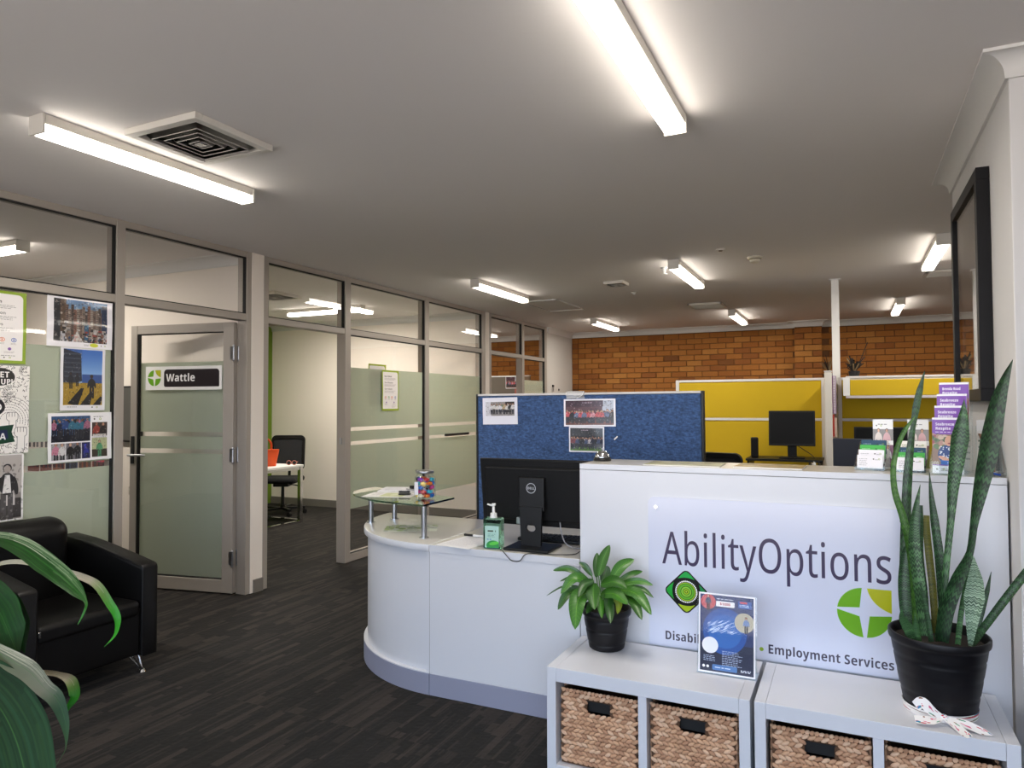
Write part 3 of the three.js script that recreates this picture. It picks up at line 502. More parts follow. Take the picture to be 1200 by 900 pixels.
const cardTex = (bg, ink, band) => tex(360, 220, (c, w, h) => { c.fillStyle = bg; c.fillRect(0, 0, w, h); if (band) { c.fillStyle = band; c.fillRect(0, 0, w, 46); } lines(c, 30, 60, 120, 5, 26, 7, ink, 3); tinyMarks(c, 230, 50, 13); lines(c, 250, 70, 80, 1, 12, 7, ink, 9); });
const T_cardW = cardTex('#efedf2', '#8a8890'), T_cardG = cardTex('#45b54a', '#d6f0d6'), T_cardN = cardTex('#1f4a66', '#b9d2e0'), T_cardC = cardTex('#ece7dc', '#5a6a52', '#f4f1ea');
const T_leaflet = tex(320, 640, (c, w, h) => { c.fillStyle = '#f0efec'; c.fillRect(0, 0, w, h); lines(c, 80, 60, 160, 1, 12, 10, '#8c8a88', 2); tinyMarks(c, 60, 70, 12); c.fillStyle = '#8e8780'; c.fillRect(0, 130, w, 150); person(c, 90, 420, 300, '#e4d6cc', SKIN[2]); person(c, 220, 430, 310, '#d8a8a8', SKIN[0]); c.fillStyle = '#f3f0ee'; c.fillRect(0, 280, w, 60); lines(c, 60, 296, 200, 2, 16, 7, '#888', 6); c.fillStyle = '#7c3e58'; c.fillRect(0, 340, w, 300); person(c, 80, 640, 300, '#e0b8a8', SKIN[2]); person(c, 230, 660, 320, '#e8e0dc', SKIN[0]); });
const T_olive = tex(320, 440, (c, w, h) => { c.fillStyle = '#77861a'; c.fillRect(0, 0, w, h); c.fillStyle = '#aab83a'; c.fillRect(0, 20, w, 34); lines(c, 24, 110, 250, 6, 26, 8, '#4f5a10', 3); c.fillStyle = '#2c7a8c'; c.fillRect(180, 300, 90, 120); });
const T_mat = (a, b, seed) => tex(640, 440, (c, w, h) => { c.fillStyle = a; c.fillRect(0, 0, w, h); const r = rng(seed); for (let i = 0; i < 90; i++) { c.globalAlpha = 0.35; c.fillStyle = [b, '#4f4a3a', '#c9c6c0', '#8b8a5a', '#6a6f80'][i % 5]; c.beginPath(); c.ellipse(r() * w, r() * h, 20 + r() * 110, 8 + r() * 24, r() * 0.6 - 0.3, 0, 7); c.fill(); } c.globalAlpha = 1; });
const T_mat1 = T_mat('#9c9a72', '#b9b88a', 3), T_mat2 = T_mat('#a68a4a', '#d9b86a', 8);
const T_map = tex(640, 440, (c, w, h) => { c.fillStyle = '#cfd3c2'; c.fillRect(0, 0, w, h); const r = rng(12); for (let i = 0; i < 26; i++) { c.fillStyle = ['#9db86a', '#b8c690', '#a9b0a8', '#8fa860'][i % 4]; c.beginPath(); c.ellipse(r() * w, r() * h, 20 + r() * 60, 14 + r() * 40, r(), 0, 7); c.fill(); } c.strokeStyle = '#6f7a70'; c.lineWidth = 4; for (let i = 0; i < 16; i++) { c.beginPath(); c.moveTo(r() * w, r() * h); c.bezierCurveTo(r() * w, r() * h, r() * w, r() * h, r() * w, r() * h); c.stroke(); } });
const formTex = seed => tex(440, 620, (c, w, h) => { c.fillStyle = '#efeff2'; c.fillRect(0, 0, w, h); lines(c, 40, 40, 200, 1, 10, 12, '#6a6a78', seed); lines(c, 40, 80, 360, 26, 19, 5, '#a9a9b4', seed + 1); });
const T_form = formTex(4), T_form2 = tex(440, 620, (c, w, h) => { c.fillStyle = '#ebe9e6'; c.fillRect(0, 0, w, h); c.fillStyle = '#c9cf9a'; c.fillRect(60, 120, 320, 300); c.fillStyle = '#dfe3c0'; c.beginPath(); c.ellipse(200, 250, 100, 60, 0.4, 0, 7); c.fill(); lines(c, 60, 460, 300, 5, 22, 6, '#999', 2); });
const T_strip = tex(1024, 512, (c, w, h) => { c.fillStyle = '#cfc8c0'; c.fillRect(0, 0, w, h); const r = rng(77); for (let i = 0; i < 6; i++) for (let j = 0; j < 3; j++) { const x = 14 + i * 168, y = 10 + j * 168; c.save(); c.beginPath(); c.rect(x, y, 154, 154); c.clip(); c.fillStyle = ['#7a3a30', '#2f3a2c', '#e4ded6', '#c0567c', '#8a4a2c', '#3c4c6c'][Math.floor(r() * 6)]; c.fillRect(x, y, 154, 154); crowd(c, x, y + 10, 154, 150, 1, ['#d8565e', '#e8e4e8', '#1c1c22', '#4a7a4c', '#d070a0'], i * 7 + j, 1); c.restore(); } });
const T_dots = tex(256, 256, (c, w, h) => { c.fillStyle = '#efebe8'; c.fillRect(0, 0, w, h); const r = rng(15); for (let i = 0; i < 15; i++) { c.fillStyle = ['#c8324a', '#2f8f6a', '#d86a8a', '#3f7fa8', '#b8485a', '#7a4a2c'][i % 6]; c.beginPath(); c.ellipse(r() * w, r() * h, 9 + r() * 15, 8 + r() * 11, r() * 3, 0, 7); c.fill(); } }, true);
const T_frameArt = tex(760, 920, (c, w, h) => { c.fillStyle = '#7c7672'; c.fillRect(0, 0, w, h); c.fillStyle = '#6a6460'; c.fillRect(90, 110, w - 180, h - 220); c.fillStyle = '#6e6660'; c.beginPath(); c.moveTo(120, 620); c.lineTo(300, 330); c.lineTo(420, 480); c.lineTo(520, 300); c.lineTo(640, 640); c.fill(); c.fillStyle = '#2a2624'; c.fillRect(120, 620, 520, 160); });

// ------------------------------------------------------------------ reception counter
{
  const t = thing('reception_desk', 'low white reception desk with a rounded end and grey kick plate', 'desk', [-1.92, 0, -3.86]);
  const R = 0.81;
  const ext = (s, h, y, bev = 0) => new THREE.ExtrudeGeometry(s, { depth: h - 2 * bev, bevelEnabled: bev > 0, bevelSize: bev, bevelThickness: bev, bevelOffset: -bev, bevelSegments: 2, curveSegments: 40 }).rotateX(-Math.PI / 2).translate(0, y + bev, 0);
  const shapeQ = r => { const s = new THREE.Shape(); s.moveTo(0, 0); s.lineTo(-r, 0); for (let i = 1; i <= 40; i++) { const q = Math.PI - i / 40 * Math.PI / 2; s.lineTo(Math.cos(q) * r, -Math.sin(q) * r); } s.closePath(); return s; };
  // shape in (x, -z): the rounded end bulges to -x and +z
  part(t, 'curved_top', toCreasedNormals(ext(shapeQ(R), 0.034, 0.713, 0.003), 0.5), [M.deskTop, M.laminate]);
  part(t, 'plinth_rim', toCreasedNormals(ext(shapeQ(R), 0.006, 0.1055), 0.5), M.laminate, 'white ledge on top of the curved kick plate');
  part(t, 'curved_panel', toCreasedNormals(ext(shapeQ(R - 0.022), 0.600, 0.112), 0.5), M.laminate);
  part(t, 'curved_kick_plate', toCreasedNormals(ext(shapeQ(R), 0.105, 0.0), 0.5), M.kick, 'grey kick plate following the curve');
  part(t, 'worktop', span(0.002, 0.805, 0.713, 0.747, -0.0, R - 0.002, 0.002), M.deskTop); part(t, 'front_edge', span(0.002, 0.805, 0.7135, 0.7465, R - 0.0015, R, 0.0006), M.laminate);
  part(t, 'front_panel', span(0.003, 0.803, 0.105, 0.713, R - 0.03, R - 0.003, 0.001), M.laminate);
  part(t, 'kick_plate', span(0.003, 0.803, 0.0, 0.105, R - 0.03, R, 0.001), M.kick, 'grey kick plate');
  part(t, 'panel_edge', span(-0.018, 0.0, 0.112, 0.712, R - 0.05, R - 0.006, 0.001), M.laminate); part(t, 'edge_joint', span(0.0005, 0.0028, 0.0, 0.712, R - 0.03, R - 0.004), M.seam);
}
{
  const t = thing('reception_counter', 'tall white counter with an overhanging ledge, carrying the big sign', 'counter', [-1.112, 0, -3.05]);
  const W = 1.62;
  part(t, 'ledge', span(0, W, 1.158, 1.181, -0.315, -0.004, 0.003), M.deskTop);
  part(t, 'ledge_front_edge', span(0, W, 1.157, 1.181, -0.004, 0.001, 0.0008), M.laminate);
  part(t, 'front_panel', span(0.0, W, 0.10, 1.155, -0.03, 0, 0.001), M.laminate);
  part(t, 'side_panel', span(0.0, 0.025, 0.75, 1.155, -0.30, -0.031, 0.001), M.laminate);
  part(t, 'back_panel', span(0.026, W, 0.75, 1.155, -0.30, -0.28, 0.001), M.laminate);
  part(t, 'kick_plate', span(0.0, W, 0, 0.10, -0.03, -0.001, 0.001), M.kick, 'grey kick plate');
}
{ // glass display shelf standing on the rounded end
  const t = thing('glass_shelf', 'raised clear glass shelf on steel posts above the rounded desk end', 'glass shelf', [-2.015, 0.747, -3.47]);
  const s = new THREE.Shape(); s.moveTo(0, 0); s.lineTo(0, -0.325); s.splineThru([[-0.3, -0.285], [-0.55, -0.165], [-0.69, -0.02], [-0.735, 0.12], [-0.72, 0.24]].map(p => new THREE.Vector2(...p))); s.closePath();
  const g = new THREE.ExtrudeGeometry(s, { depth: 0.010, bevelEnabled: false, curveSegments: 30 }).rotateX(-Math.PI / 2).translate(0, 0.173, 0);
  part(t, 'glass_top', toCreasedNormals(g, 0.5), phy('#e9f7ef', 0.0, { transmission: 1, thickness: 0.01, ior: 1.5, attenuationColor: new THREE.Color(0.25, 0.5, 0.4), attenuationDistance: 0.5 }));
  for (const [x, z] of [[-0.02, 0.285], [-0.59, -0.02], [-0.525, -0.17]]) {
    const p = part(t, 'post', merge([cyl(0.0155, 0.0155, 0.163, x, 0.0075, z, 20)]), M.steel);
    part(p, 'flange', merge([cyl(0.026, 0.026, 0.006, x, 0.0008, z, 24), cyl(0.021, 0.021, 0.004, x, 0.1675, z, 24)]), M.chrome);
  }
}
{ // jar of wrapped sweets
  const P = [-2.14, 0.9305, -3.36], t = thing('sweets_jar', 'glass jar with steel lid full of coloured sweets on the glass shelf', 'jar', P);
  const prof = [[0.0001, 0.003], [0.052, 0.003], [0.058, 0.009], [0.06, 0.02], [0.06, 0.108], [0.055, 0.122], [0.045, 0.130], [0.043, 0.142]];
  part(t, 'glass_body', lathe(prof, 40), M.acrylic);
  part(t, 'lid', lathe([[0.0001, 0.158], [0.044, 0.157], [0.049, 0.153], [0.05, 0.143], [0.0455, 0.142], [0.0001, 0.1425]], 40), M.steel);
  const lab = new THREE.CylinderGeometry(0.0606, 0.0606, 0.07, 12, 1, true, -0.75, 0.65).translate(0, 0.06, 0); const lm = std('#e6e4ee', 0.6); lm.side = THREE.DoubleSide;
  part(t, 'paper_label', lab, lm);
  part(t, 'clip_wire', tube([[-0.05, 0.150, 0], [-0.056, 0.146, 0], [-0.056, 0.154, 0.008], [-0.05, 0.157, 0.01]], 0.0022, 12, 6), M.chrome);
  const cols = [['blue', '#1f6fd0'], ['purple', '#8a2fb0'], ['red', '#c8202c'], ['yellow', '#f0c83a'], ['orange', '#e8761c'], ['black', '#1b1a22'], ['pink', '#d84a9a'], ['turquoise', '#3ab8d0'], ['cream', '#eee6cc']];
  const rs = rng(64), geos = cols.map((_, i) => toCreasedNormals(merge([rbox(0.024, 0.017, 0.017, 0.006), cyl(0.002, 0.007, 0.007, 0, 0, 0, 8).rotateZ(-Math.PI / 2).translate(0.012, 0, 0), cyl(0.007, 0.002, 0.007, 0, 0, 0, 8).rotateZ(-Math.PI / 2).translate(-0.019, 0, 0)]), 0.6));
  const mats = cols.map(c => phy(c[1], 0.35, { clearcoat: 0.4 }));
  const where = ['bottom', 'second', 'middle', 'fourth', 'top'];
  for (let l = 0; l < 5; l++) { // eight sweets against the glass in each layer, every one of another colour
    const pick = cols.map((_, i) => i).sort((p, q) => ((p * 7 + l * 5) % 9) - ((q * 7 + l * 5) % 9)).slice(0, 8);
    pick.forEach((k, n) => {
      const a = n / 8 * Math.PI * 2 + l * 0.4, o = single('wrapped_sweet', geos[0], mats[k], `${cols[k][0]} wrapped sweet in the ${where[l]} layer inside the glass jar`, 'sweet', [P[0] + Math.cos(a) * 0.0435, P[1] + 0.019 + l * 0.0225, P[2] + Math.sin(a) * 0.0435], -a + Math.PI / 2, 'sweets in the glass jar');
      o.rotation.set(0, -a + Math.PI / 2, 0); o.scale.set(0.86, 1.2, 0.95);
    });
  }
}
// papers on and under the glass shelf
const onGlass = 0.9305;
function flat(name, w, d, t, map, label, cat, x, y, z, turn, group) { const o = single(name, sheetGeo(w, d, t).rotateX(-Math.PI / 2), sheetMats(map, 0.5), label, cat, [x, y + t / 2, z], turn, group); return o; }
flat('paper_pad', 0.21, 0.297, 0.008, T_form, 'white pad of forms at the back of the glass shelf', 'paper', -2.455, onGlass, -3.635, -1.2);
flat('printed_sheet', 0.21, 0.29, 0.001, T_form2, 'white sheet with pale green print lying on the glass shelf front', 'paper', -2.405, onGlass, -3.415, -1.3);
{
  const t = thing('bulldog_clip', 'black clip lying on the paper pad on the glass shelf', 'clip', [-2.40, onGlass + 0.009, -3.65], 0.6);
  part(t, 'body', new THREE.CylinderGeometry(0.013, 0.013, 0.06, 16, 1).rotateZ(Math.PI / 2).scale(1, 0.8, 1).translate(0, 0.0105, 0), M.plastic); part(t, 'handle', tube([[0.02, 0.01, 0.012], [0.02, 0.008, 0.045], [-0.02, 0.008, 0.045], [-0.02, 0.01, 0.012]], 0.0025, 20, 6), M.black);
  const u = thing('glass_shelf_stapler', 'small black stapler on the printed sheet beside the sweets jar', 'stapler', [-2.33, onGlass + 0.0015, -3.44], 0.4);
  part(u, 'base', rbox(0.07, 0.008, 0.026, 0.003, 0, 0.0045, 0), M.plastic); part(u, 'arm', rbox(0.066, 0.012, 0.02, 0.004, -0.001, 0.017, 0), M.plastic); part(u, 'label_strip', box(0.03, 0.001, 0.012, 0, 0.0236, 0), M.white);
  const p = thing('ballpoint_pen', 'silver ballpoint pen on the paper pad behind the sweets jar', 'pen', [-2.37, onGlass + 0.0135, -3.58], -0.3);
  part(p, 'barrel', cyl(0.0045, 0.0045, 0.11, 0, -0.055, 0, 12).rotateZ(Math.PI / 2), M.steel); part(p, 'tip', cyl(0.001, 0.0045, 0.014, 0, 0, 0, 12).rotateZ(-Math.PI / 2).translate(0.055, 0, 0), M.black);
}
flat('printed_map', 0.297, 0.21, 0.0008, T_map, 'green printed map lying flat on the rounded desk below the glass', 'map', -2.27, 0.7475, -3.42, 0.5);
{
  const o = flat('sign_in_sheet', 0.21, 0.297, 0.003, T_form, 'sign-in form on a clear clipboard beside the hand sanitiser', 'paper', -1.765, 0.7475, -3.19, -0.12);
  const p = thing('marker_pen', 'black marker pen lying across the top of the sign-in form', 'pen', [-1.79, 0.7515 + 0.0062, -3.315], -0.05);
  part(p, 'barrel', cyl(0.006, 0.006, 0.085, 0, 0, 0, 14).rotateZ(-Math.PI / 2).translate(-0.02, 0, 0), M.white); part(p, 'cap', cyl(0.0062, 0.0062, 0.055, 0, 0, 0, 14).rotateZ(-Math.PI / 2).translate(-0.075, 0, 0), M.black); part(p, 'tip', cyl(0.006, 0.003, 0.015, 0, 0, 0, 14).rotateZ(-Math.PI / 2).translate(0.065, 0, 0), M.black);
}
{ // hand sanitiser
  const t = thing('sanitiser_bottle', 'clear green hand sanitiser bottle with white pump on the desk', 'bottle', [-1.585, 0.748, -3.112], 0.18);
  part(t, 'bottle', rbox(0.092, 0.148, 0.062, 0.008, 0, 0.0745, 0, 3), phy('#d8f5e6', 0.05, { transmission: 1, thickness: 0.05, ior: 1.35, attenuationColor: new THREE.Color(0.2, 0.72, 0.42), attenuationDistance: 0.2 }));
  const lt = tex(200, 300, (c, w, h) => { c.fillStyle = '#a9cfc4'; c.fillRect(0, 0, w, h); c.fillStyle = '#3b5a44'; c.font = 'bold 40px sans-serif'; lines(c, 40, 60, 120, 1, 10, 22, '#3d4f3c', 4); lines(c, 40, 110, 120, 3, 18, 8, '#6c9a90', 5); lines(c, 30, 180, 70, 1, 12, 12, '#4a6ab0', 6); c.fillStyle = '#1d8a3c'; c.beginPath(); c.ellipse(120, 270, 100, 70, 0, 0, 7); c.fill(); c.fillStyle = '#54c23c'; c.beginPath(); c.ellipse(130, 240, 70, 24, -0.2, 0, 7); c.fill(); });
  part(t, 'label', sheetGeo(0.07, 0.105, 0.0006).translate(0, 0.06, 0.0318), sheetMats(lt, 0.4), 'pale label with a green swoosh');
  part(t, 'collar', merge([cyl(0.017, 0.016, 0.022, 0, 0.149, 0, 20), cyl(0.019, 0.019, 0.004, 0, 0.149, 0, 20)]), M.white);
  part(t, 'pump', merge([cyl(0.0075, 0.006, 0.036, 0, 0.171, 0, 16), rbox(0.02, 0.012, 0.018, 0.004, 0, 0.212, 0), new THREE.CylinderGeometry(0.004, 0.005, 0.026, 12).rotateZ(Math.PI / 2 - 0.25).translate(-0.02, 0.21, 0)]), M.white);
}
{ // computer monitor seen from the back
  const t = thing('desk_monitor', 'black computer monitor on the low desk turned away, maker name on back', 'computer monitor', [-1.415, 0.748, -3.17], 0.02);
  const s = part(t, 'screen', merge([rbox(0.595, 0.338, 0.018, 0.006, 0, 0, -0.013), rbox(0.53, 0.27, 0.022, 0.01, 0, -0.004, 0.004)]).rotateX(0.13).translate(0, 0.262, -0.062), M.blackMatt);
  part(s, 'display', rbox(0.58, 0.31, 0.002, 0.001, 0, 0.003, -0.0235).rotateX(0.13).translate(0, 0.262, -0.062), M.screen);
  part(t, 'back_cover', rbox(0.136, 0.165, 0.024, 0.006, 0.0, 0.262, -0.026), M.plastic);
  part(t, 'neck', (() => { const sh = new THREE.Shape(); sh.moveTo(-0.05, 0.01); sh.lineTo(0.05, 0.01); sh.lineTo(0.058, 0.2); sh.lineTo(-0.058, 0.2); sh.closePath(); const h = new THREE.Path(); h.absellipse(0, 0.098, 0.027, 0.02, 0, Math.PI * 2); sh.holes.push(h); return new THREE.ExtrudeGeometry(sh, { depth: 0.014, bevelEnabled: true, bevelSize: 0.002, bevelThickness: 0.002, bevelSegments: 2 }).translate(0, 0, -0.022); })(), M.plastic);
  part(t, 'base', rbox(0.235, 0.012, 0.19, 0.004, 0.01, 0.0065, -0.01), M.plastic);
  const lt = tex(256, 256, (c, w) => { c.fillStyle = '#0d0d0f'; c.fillRect(0, 0, w, w); c.strokeStyle = '#b9bcc2'; c.lineWidth = 14; c.beginPath(); c.arc(128, 128, 104, 0, 7); c.stroke(); c.fillStyle = '#b9bcc2'; fit(c, 'DELL', 44, 152, 168, 'bold 70px sans-serif'); });
  const lm = std('#ffffff', 0.4, { map: lt }); part(t, 'badge', new THREE.CircleGeometry(0.029, 40).translate(0.0, 0.292, -0.0132), lm, 'round silver maker badge');
  part(t, 'socket_cover', merge([rbox(0.03, 0.035, 0.02, 0.004, -0.075, 0.125, -0.045)]), M.steel);
  const tray = thing('keyboard', 'black computer keyboard lying on the desk behind the monitor foot', 'keyboard', [-1.345, 0.748, -3.42], 0.05);
  part(tray, 'body', rbox(0.44, 0.016, 0.15, 0.005, 0, 0.0085, 0), M.plastic); for (let r = 0; r < 4; r++) part(tray, 'key_row', merge(Array.from({ length: 15 }, (_, i) => rbox(0.023, 0.007, 0.022, 0.003, -0.19 + i * 0.027, 0.0185, -0.048 + r * 0.03, 1))), M.black);
  single('monitor_cable', tube([[-1.165, 0.7515, -3.19], [-1.168, 0.7515, -3.12], [-1.24, 0.752, -3.075], [-1.31, 0.752, -3.058], [-1.365, 0.752, -3.047], [-1.385, 0.745, -3.038], [-1.41, 0.715, -3.037], [-1.45, 0.712, -3.037], [-1.49, 0.745, -3.038], [-1.51, 0.752, -3.055], [-1.526, 0.7515, -3.066]], 0.0022, 60, 6), M.plastic, 'thin black cable drooping over the edge of the low desk', 'cable');
  const fl = part(t, 'lead', tube([[0.13, 0.125, -0.07], [0.14, 0.08, -0.06], [0.16, 0.03, -0.06], [0.2, 0.006, -0.07], [0.23, 0.004, -0.09]], 0.003, 24, 6), std('#8a8b90', 0.5), 'grey lead hanging down to the desk'); part(fl, 'plug', rbox(0.012, 0.02, 0.012, 0.003, 0.13, 0.135, -0.07), M.plastic);
}
// ---- blue fabric screen with photos
const rf = rng(3);
const felt = (() => { const n = 128, a = Array.from({ length: n * n }, () => rf()), at = (x, y) => a[((y + n) % n) * n + (x + n) % n]; return noiseTex(n, (x, y) => { const s = (at(x, y) * 2 + at(x + 1, y) + at(x, y + 1) + at(x - 1, y) + at(x + 2, y)) / 6, g = Math.max(0, Math.min(255, 130 + s * 170)); return [g, g, g]; }, true); })();
const blueFelt = std('#496798', 0.95, { map: felt, bumpMap: pile, bumpScale: 0.0015 });
{
  const t = thing('blue_partition_screen', 'blue fabric desk screen with pinned group photographs', 'office screen', [-1.432, 0, -4.0]);
  t.rotation.z = 0.0035;
  part(t, 'fabric_panel', boxUV(span(-0.70, 0.70, 0.03, 1.508, -0.022, 0.022, 0.006), 0.55), blueFelt);
  part(t, 'end_cap', span(-0.712, -0.7005, 0.0, 1.522, -0.024, 0.024, 0.003), M.black); part(t, 'end_cap', span(0.7005, 0.714, 0.0, 1.522, -0.024, 0.024, 0.003), M.black);
  part(t, 'top_cap', span(-0.70, 0.70, 1.5085, 1.522, -0.024, 0.024, 0.003), M.screenFrame, 'pale metal top cap');
  const z = -3.9745;
  const pin = (name, w, h, map, label, x, y, tilt) => { const o = single(name, sheetGeo(w, h, 0.001, 0.0008, x * 9), sheetMats(map, 0.3, '#e8e6e2', 0.4), label, 'photograph', [x, y, z]); o.rotation.z = tilt; return o; };
  pin('pinned_photo', 0.243, 0.168, T_office, 'white sheet with small office group photo, leftmost on the blue screen', -1.977, 1.412, 0.016);
  pin('pinned_photo', 0.322, 0.163, T_grp1, 'wide group photo in red tones, pinned high on the blue screen', -1.386, 1.402, 0.008);
  pin('pinned_photo', 0.219, 0.151, T_grp2, 'group photo on green grass, pinned below the red group photo', -1.405, 1.2435, 0.0);
  const pk = thing('clear_pocket', 'crumpled clear plastic pocket at the top of the blue screen', 'plastic pocket', [-1.47, 1.508, z + 0.002]);
  part(pk, 'film', sheetGeo(0.115, 0.045, 0.0006, 0.006, 4), phy('#ffffff', 0.1, { transmission: 0.7, thickness: 0, side: THREE.DoubleSide }));
  part(pk, 'crease', tube([[0.052, 0.02, 0.012], [0.045, -0.002, 0.016], [0.01, -0.018, 0.012]], 0.003, 16, 6), M.white);
  const tp = single('tape_scrap', rbox(0.028, 0.008, 0.0008, 0.0003), M.white, 'small white scrap of tape beside the grass group photo', 'tape', [-1.225, 1.255, z]); tp.rotation.z = 0.75;
}
// ---- things on the ledge
const LEDGE = 1.1815;
{
  const t = thing('service_bell', 'chrome call bell with black base on the left end of ledge', 'bell', [-1.068, LEDGE, -3.245]);
  part(t, 'base', lathe([[0.0001, 0.0], [0.042, 0.0], [0.043, 0.006], [0.038, 0.016], [0.0001, 0.016]]), M.black);
  part(t, 'dome', lathe([[0.037, 0.0165], [0.0365, 0.022], [0.032, 0.034], [0.022, 0.043], [0.008, 0.047], [0.0001, 0.0475]]), M.chrome);
  part(t, 'button', lathe([[0.0001, 0.062], [0.004, 0.061], [0.005, 0.057], [0.003, 0.054], [0.003, 0.0475], [0.0001, 0.0475]]), M.chrome);
}
flat('ledge_placemat', 0.33, 0.215, 0.003, T_mat1, 'green and grey printed magazine flat on ledge in front of blue screen', 'magazine', -0.665, LEDGE, -3.195, 0.03);
flat('ledge_placemat', 0.27, 0.20, 0.005, T_mat2, 'brown and gold printed magazine flat on ledge before the far desk', 'magazine', -0.305, LEDGE, -3.20, -0.05);
function tiers(prefix, x, z, turn, stacks, w, label) {
  const t = thing('card_holder', label, 'card holder', [x, LEDGE, z], turn); const n = stacks.length;
  const bits = [span(-w / 2 - 0.004, w / 2 + 0.004, 0, 0.002, -0.03 * n, 0.012)];
  for (let i = 0; i < n; i++) bits.push(span(-w / 2 - 0.004, w / 2 + 0.004, 0.0025, 0.012 + i * 0.02, 0.004 - i * 0.03, 0.006 - i * 0.03));
  part(t, 'tray', merge(bits), M.acrylic);
  for (const s of [-1, 1]) { const sh = new THREE.Shape(); sh.moveTo(0.012, 0.0025); sh.lineTo(0.012, 0.02); sh.lineTo(-0.03 * n, 0.025 + 0.022 * n); sh.lineTo(-0.03 * n, 0.0025); const g = new THREE.ExtrudeGeometry(sh, { depth: 0.002, bevelEnabled: false }).rotateY(-Math.PI / 2); g.translate(s * (w / 2 + 0.006) + 0.001, 0, 0); part(t, 'side_wall', g, M.acrylic); }
  stacks.forEach((s, i) => {
    const o = single(s.name || 'card_stack', sheetGeo(s.w || w - 0.004, s.h, 0.009), sheetMats(s.map, 0.5), s.label, s.cat || 'cards');
    const lz = -0.009 - i * 0.03, c = Math.cos(turn), q = Math.sin(turn), y = (s.y ?? 0.004 + i * 0.018) + s.h / 2 * Math.cos(0.12);
    const lx = s.x || 0; o.position.set(x + lx * c + lz * q, LEDGE + y + 0.003, z - lx * q + lz * c); o.rotation.set(-0.12, turn, 0, 'YXZ');
  });
}
tiers('a', 0.073, -3.19, -0.2, [
  { map: T_cardW, h: 0.053, label: 'white business cards, lowest stack of the left card holder' }, { map: T_cardW, h: 0.055, label: 'white business cards, second step of the left card holder' },
  { map: T_cardG, h: 0.055, label: 'plain green cards, third step of the left card holder' }, { map: T_cardN, h: 0.056, label: 'dark teal cards, back step of the left card holder' }], 0.098, 'clear stepped card holder with white, green and teal cards');
tiers('b', 0.212, -3.155, -0.2, [
  { map: T_cardW, h: 0.05, label: 'white cards, lowest stack of the right card holder behind snake plant' }, { map: T_cardG, h: 0.05, label: 'bright green cards, second step of the right card holder' },
  { map: T_cardN, h: 0.05, label: 'dark cards, third step of the right card holder' }, { map: T_cardC, h: 0.056, label: 'cream cards, back step of the right card holder' }], 0.098, 'clear stepped card holder half hidden by the snake plant leaves');
function leaning(name, w, h, map, label, cat, x, y, z, turn, lean = 0.1, thick = 0.004) { const o = single(name, sheetGeo(w, h, thick), sheetMats(map, 0.4, '#e8e6e2', 0.3), label, cat, [x, y + h / 2 * Math.cos(lean), z]); o.rotation.set(-lean, turn, 0, 'YXZ'); return o; }
leaning('leaflet', 0.075, 0.20, T_leaflet, 'leaflet with small portrait photos standing behind the left card holder', 'leaflet', 0.128, LEDGE + 0.002, -3.338, -0.1, 0.08);
leaning('leaflet', 0.075, 0.20, T_leaflet, 'leaflet with portrait photos standing behind the right card holder', 'leaflet', 0.255, LEDGE + 0.002, -3.325, -0.1, 0.08);
leaning('olive_booklet', 0.075, 0.205, T_olive, 'olive green booklet standing between leaflets and purple brochures', 'booklet', 0.345, LEDGE + 0.002, -3.335, -0.1, 0.08);
{ // stepped brochure rack
  const th = -0.3, P = [0.33, LEDGE, -3.09], c = Math.cos(th), q = Math.sin(th);
  const t = thing('brochure_rack', 'clear stepped brochure rack holding purple brochures', 'brochure rack', P, th);
  part(t, 'shelf_wall', merge(Array.from({ length: 4 }, (_, i) => span(-0.052, 0.052, 0.0, 0.05 + i * 0.045, 0.0065 - i * 0.042, 0.0085 - i * 0.042))), M.acrylic);
  for (const s of [-1, 1]) { const sh = new THREE.Shape(); sh.moveTo(0.01, 0.0); sh.lineTo(0.01, 0.05); sh.lineTo(-0.17, 0.27); sh.lineTo(-0.17, 0); const g = new THREE.ExtrudeGeometry(sh, { depth: 0.0025, bevelEnabled: false }).rotateY(-Math.PI / 2); g.translate(s * 0.055 + 0.00125, 0, 0); part(t, 'side_wall', g, M.acrylic); }
  ['lowest purple brochure with the portrait, front of the clear rack', 'second purple brochure from the front of the clear rack', 'third purple brochure from the front of the clear rack', 'tallest purple brochure at the back of the clear rack'].forEach((l, i) => {
    const o = single('purple_brochure', sheetGeo(0.099, 0.21, 0.012), sheetMats(i < 3 ? T_broA : T_broB, 0.35, '#e9e4ee', 0.3), l, 'brochure');
    const lz = -0.012 - i * 0.042; o.position.set(P[0] + lz * q, LEDGE + 0.004 + i * 0.045 + 0.105, P[2] + lz * c); o.rotation.set(-0.06, th, 0, 'YXZ');
  });
}
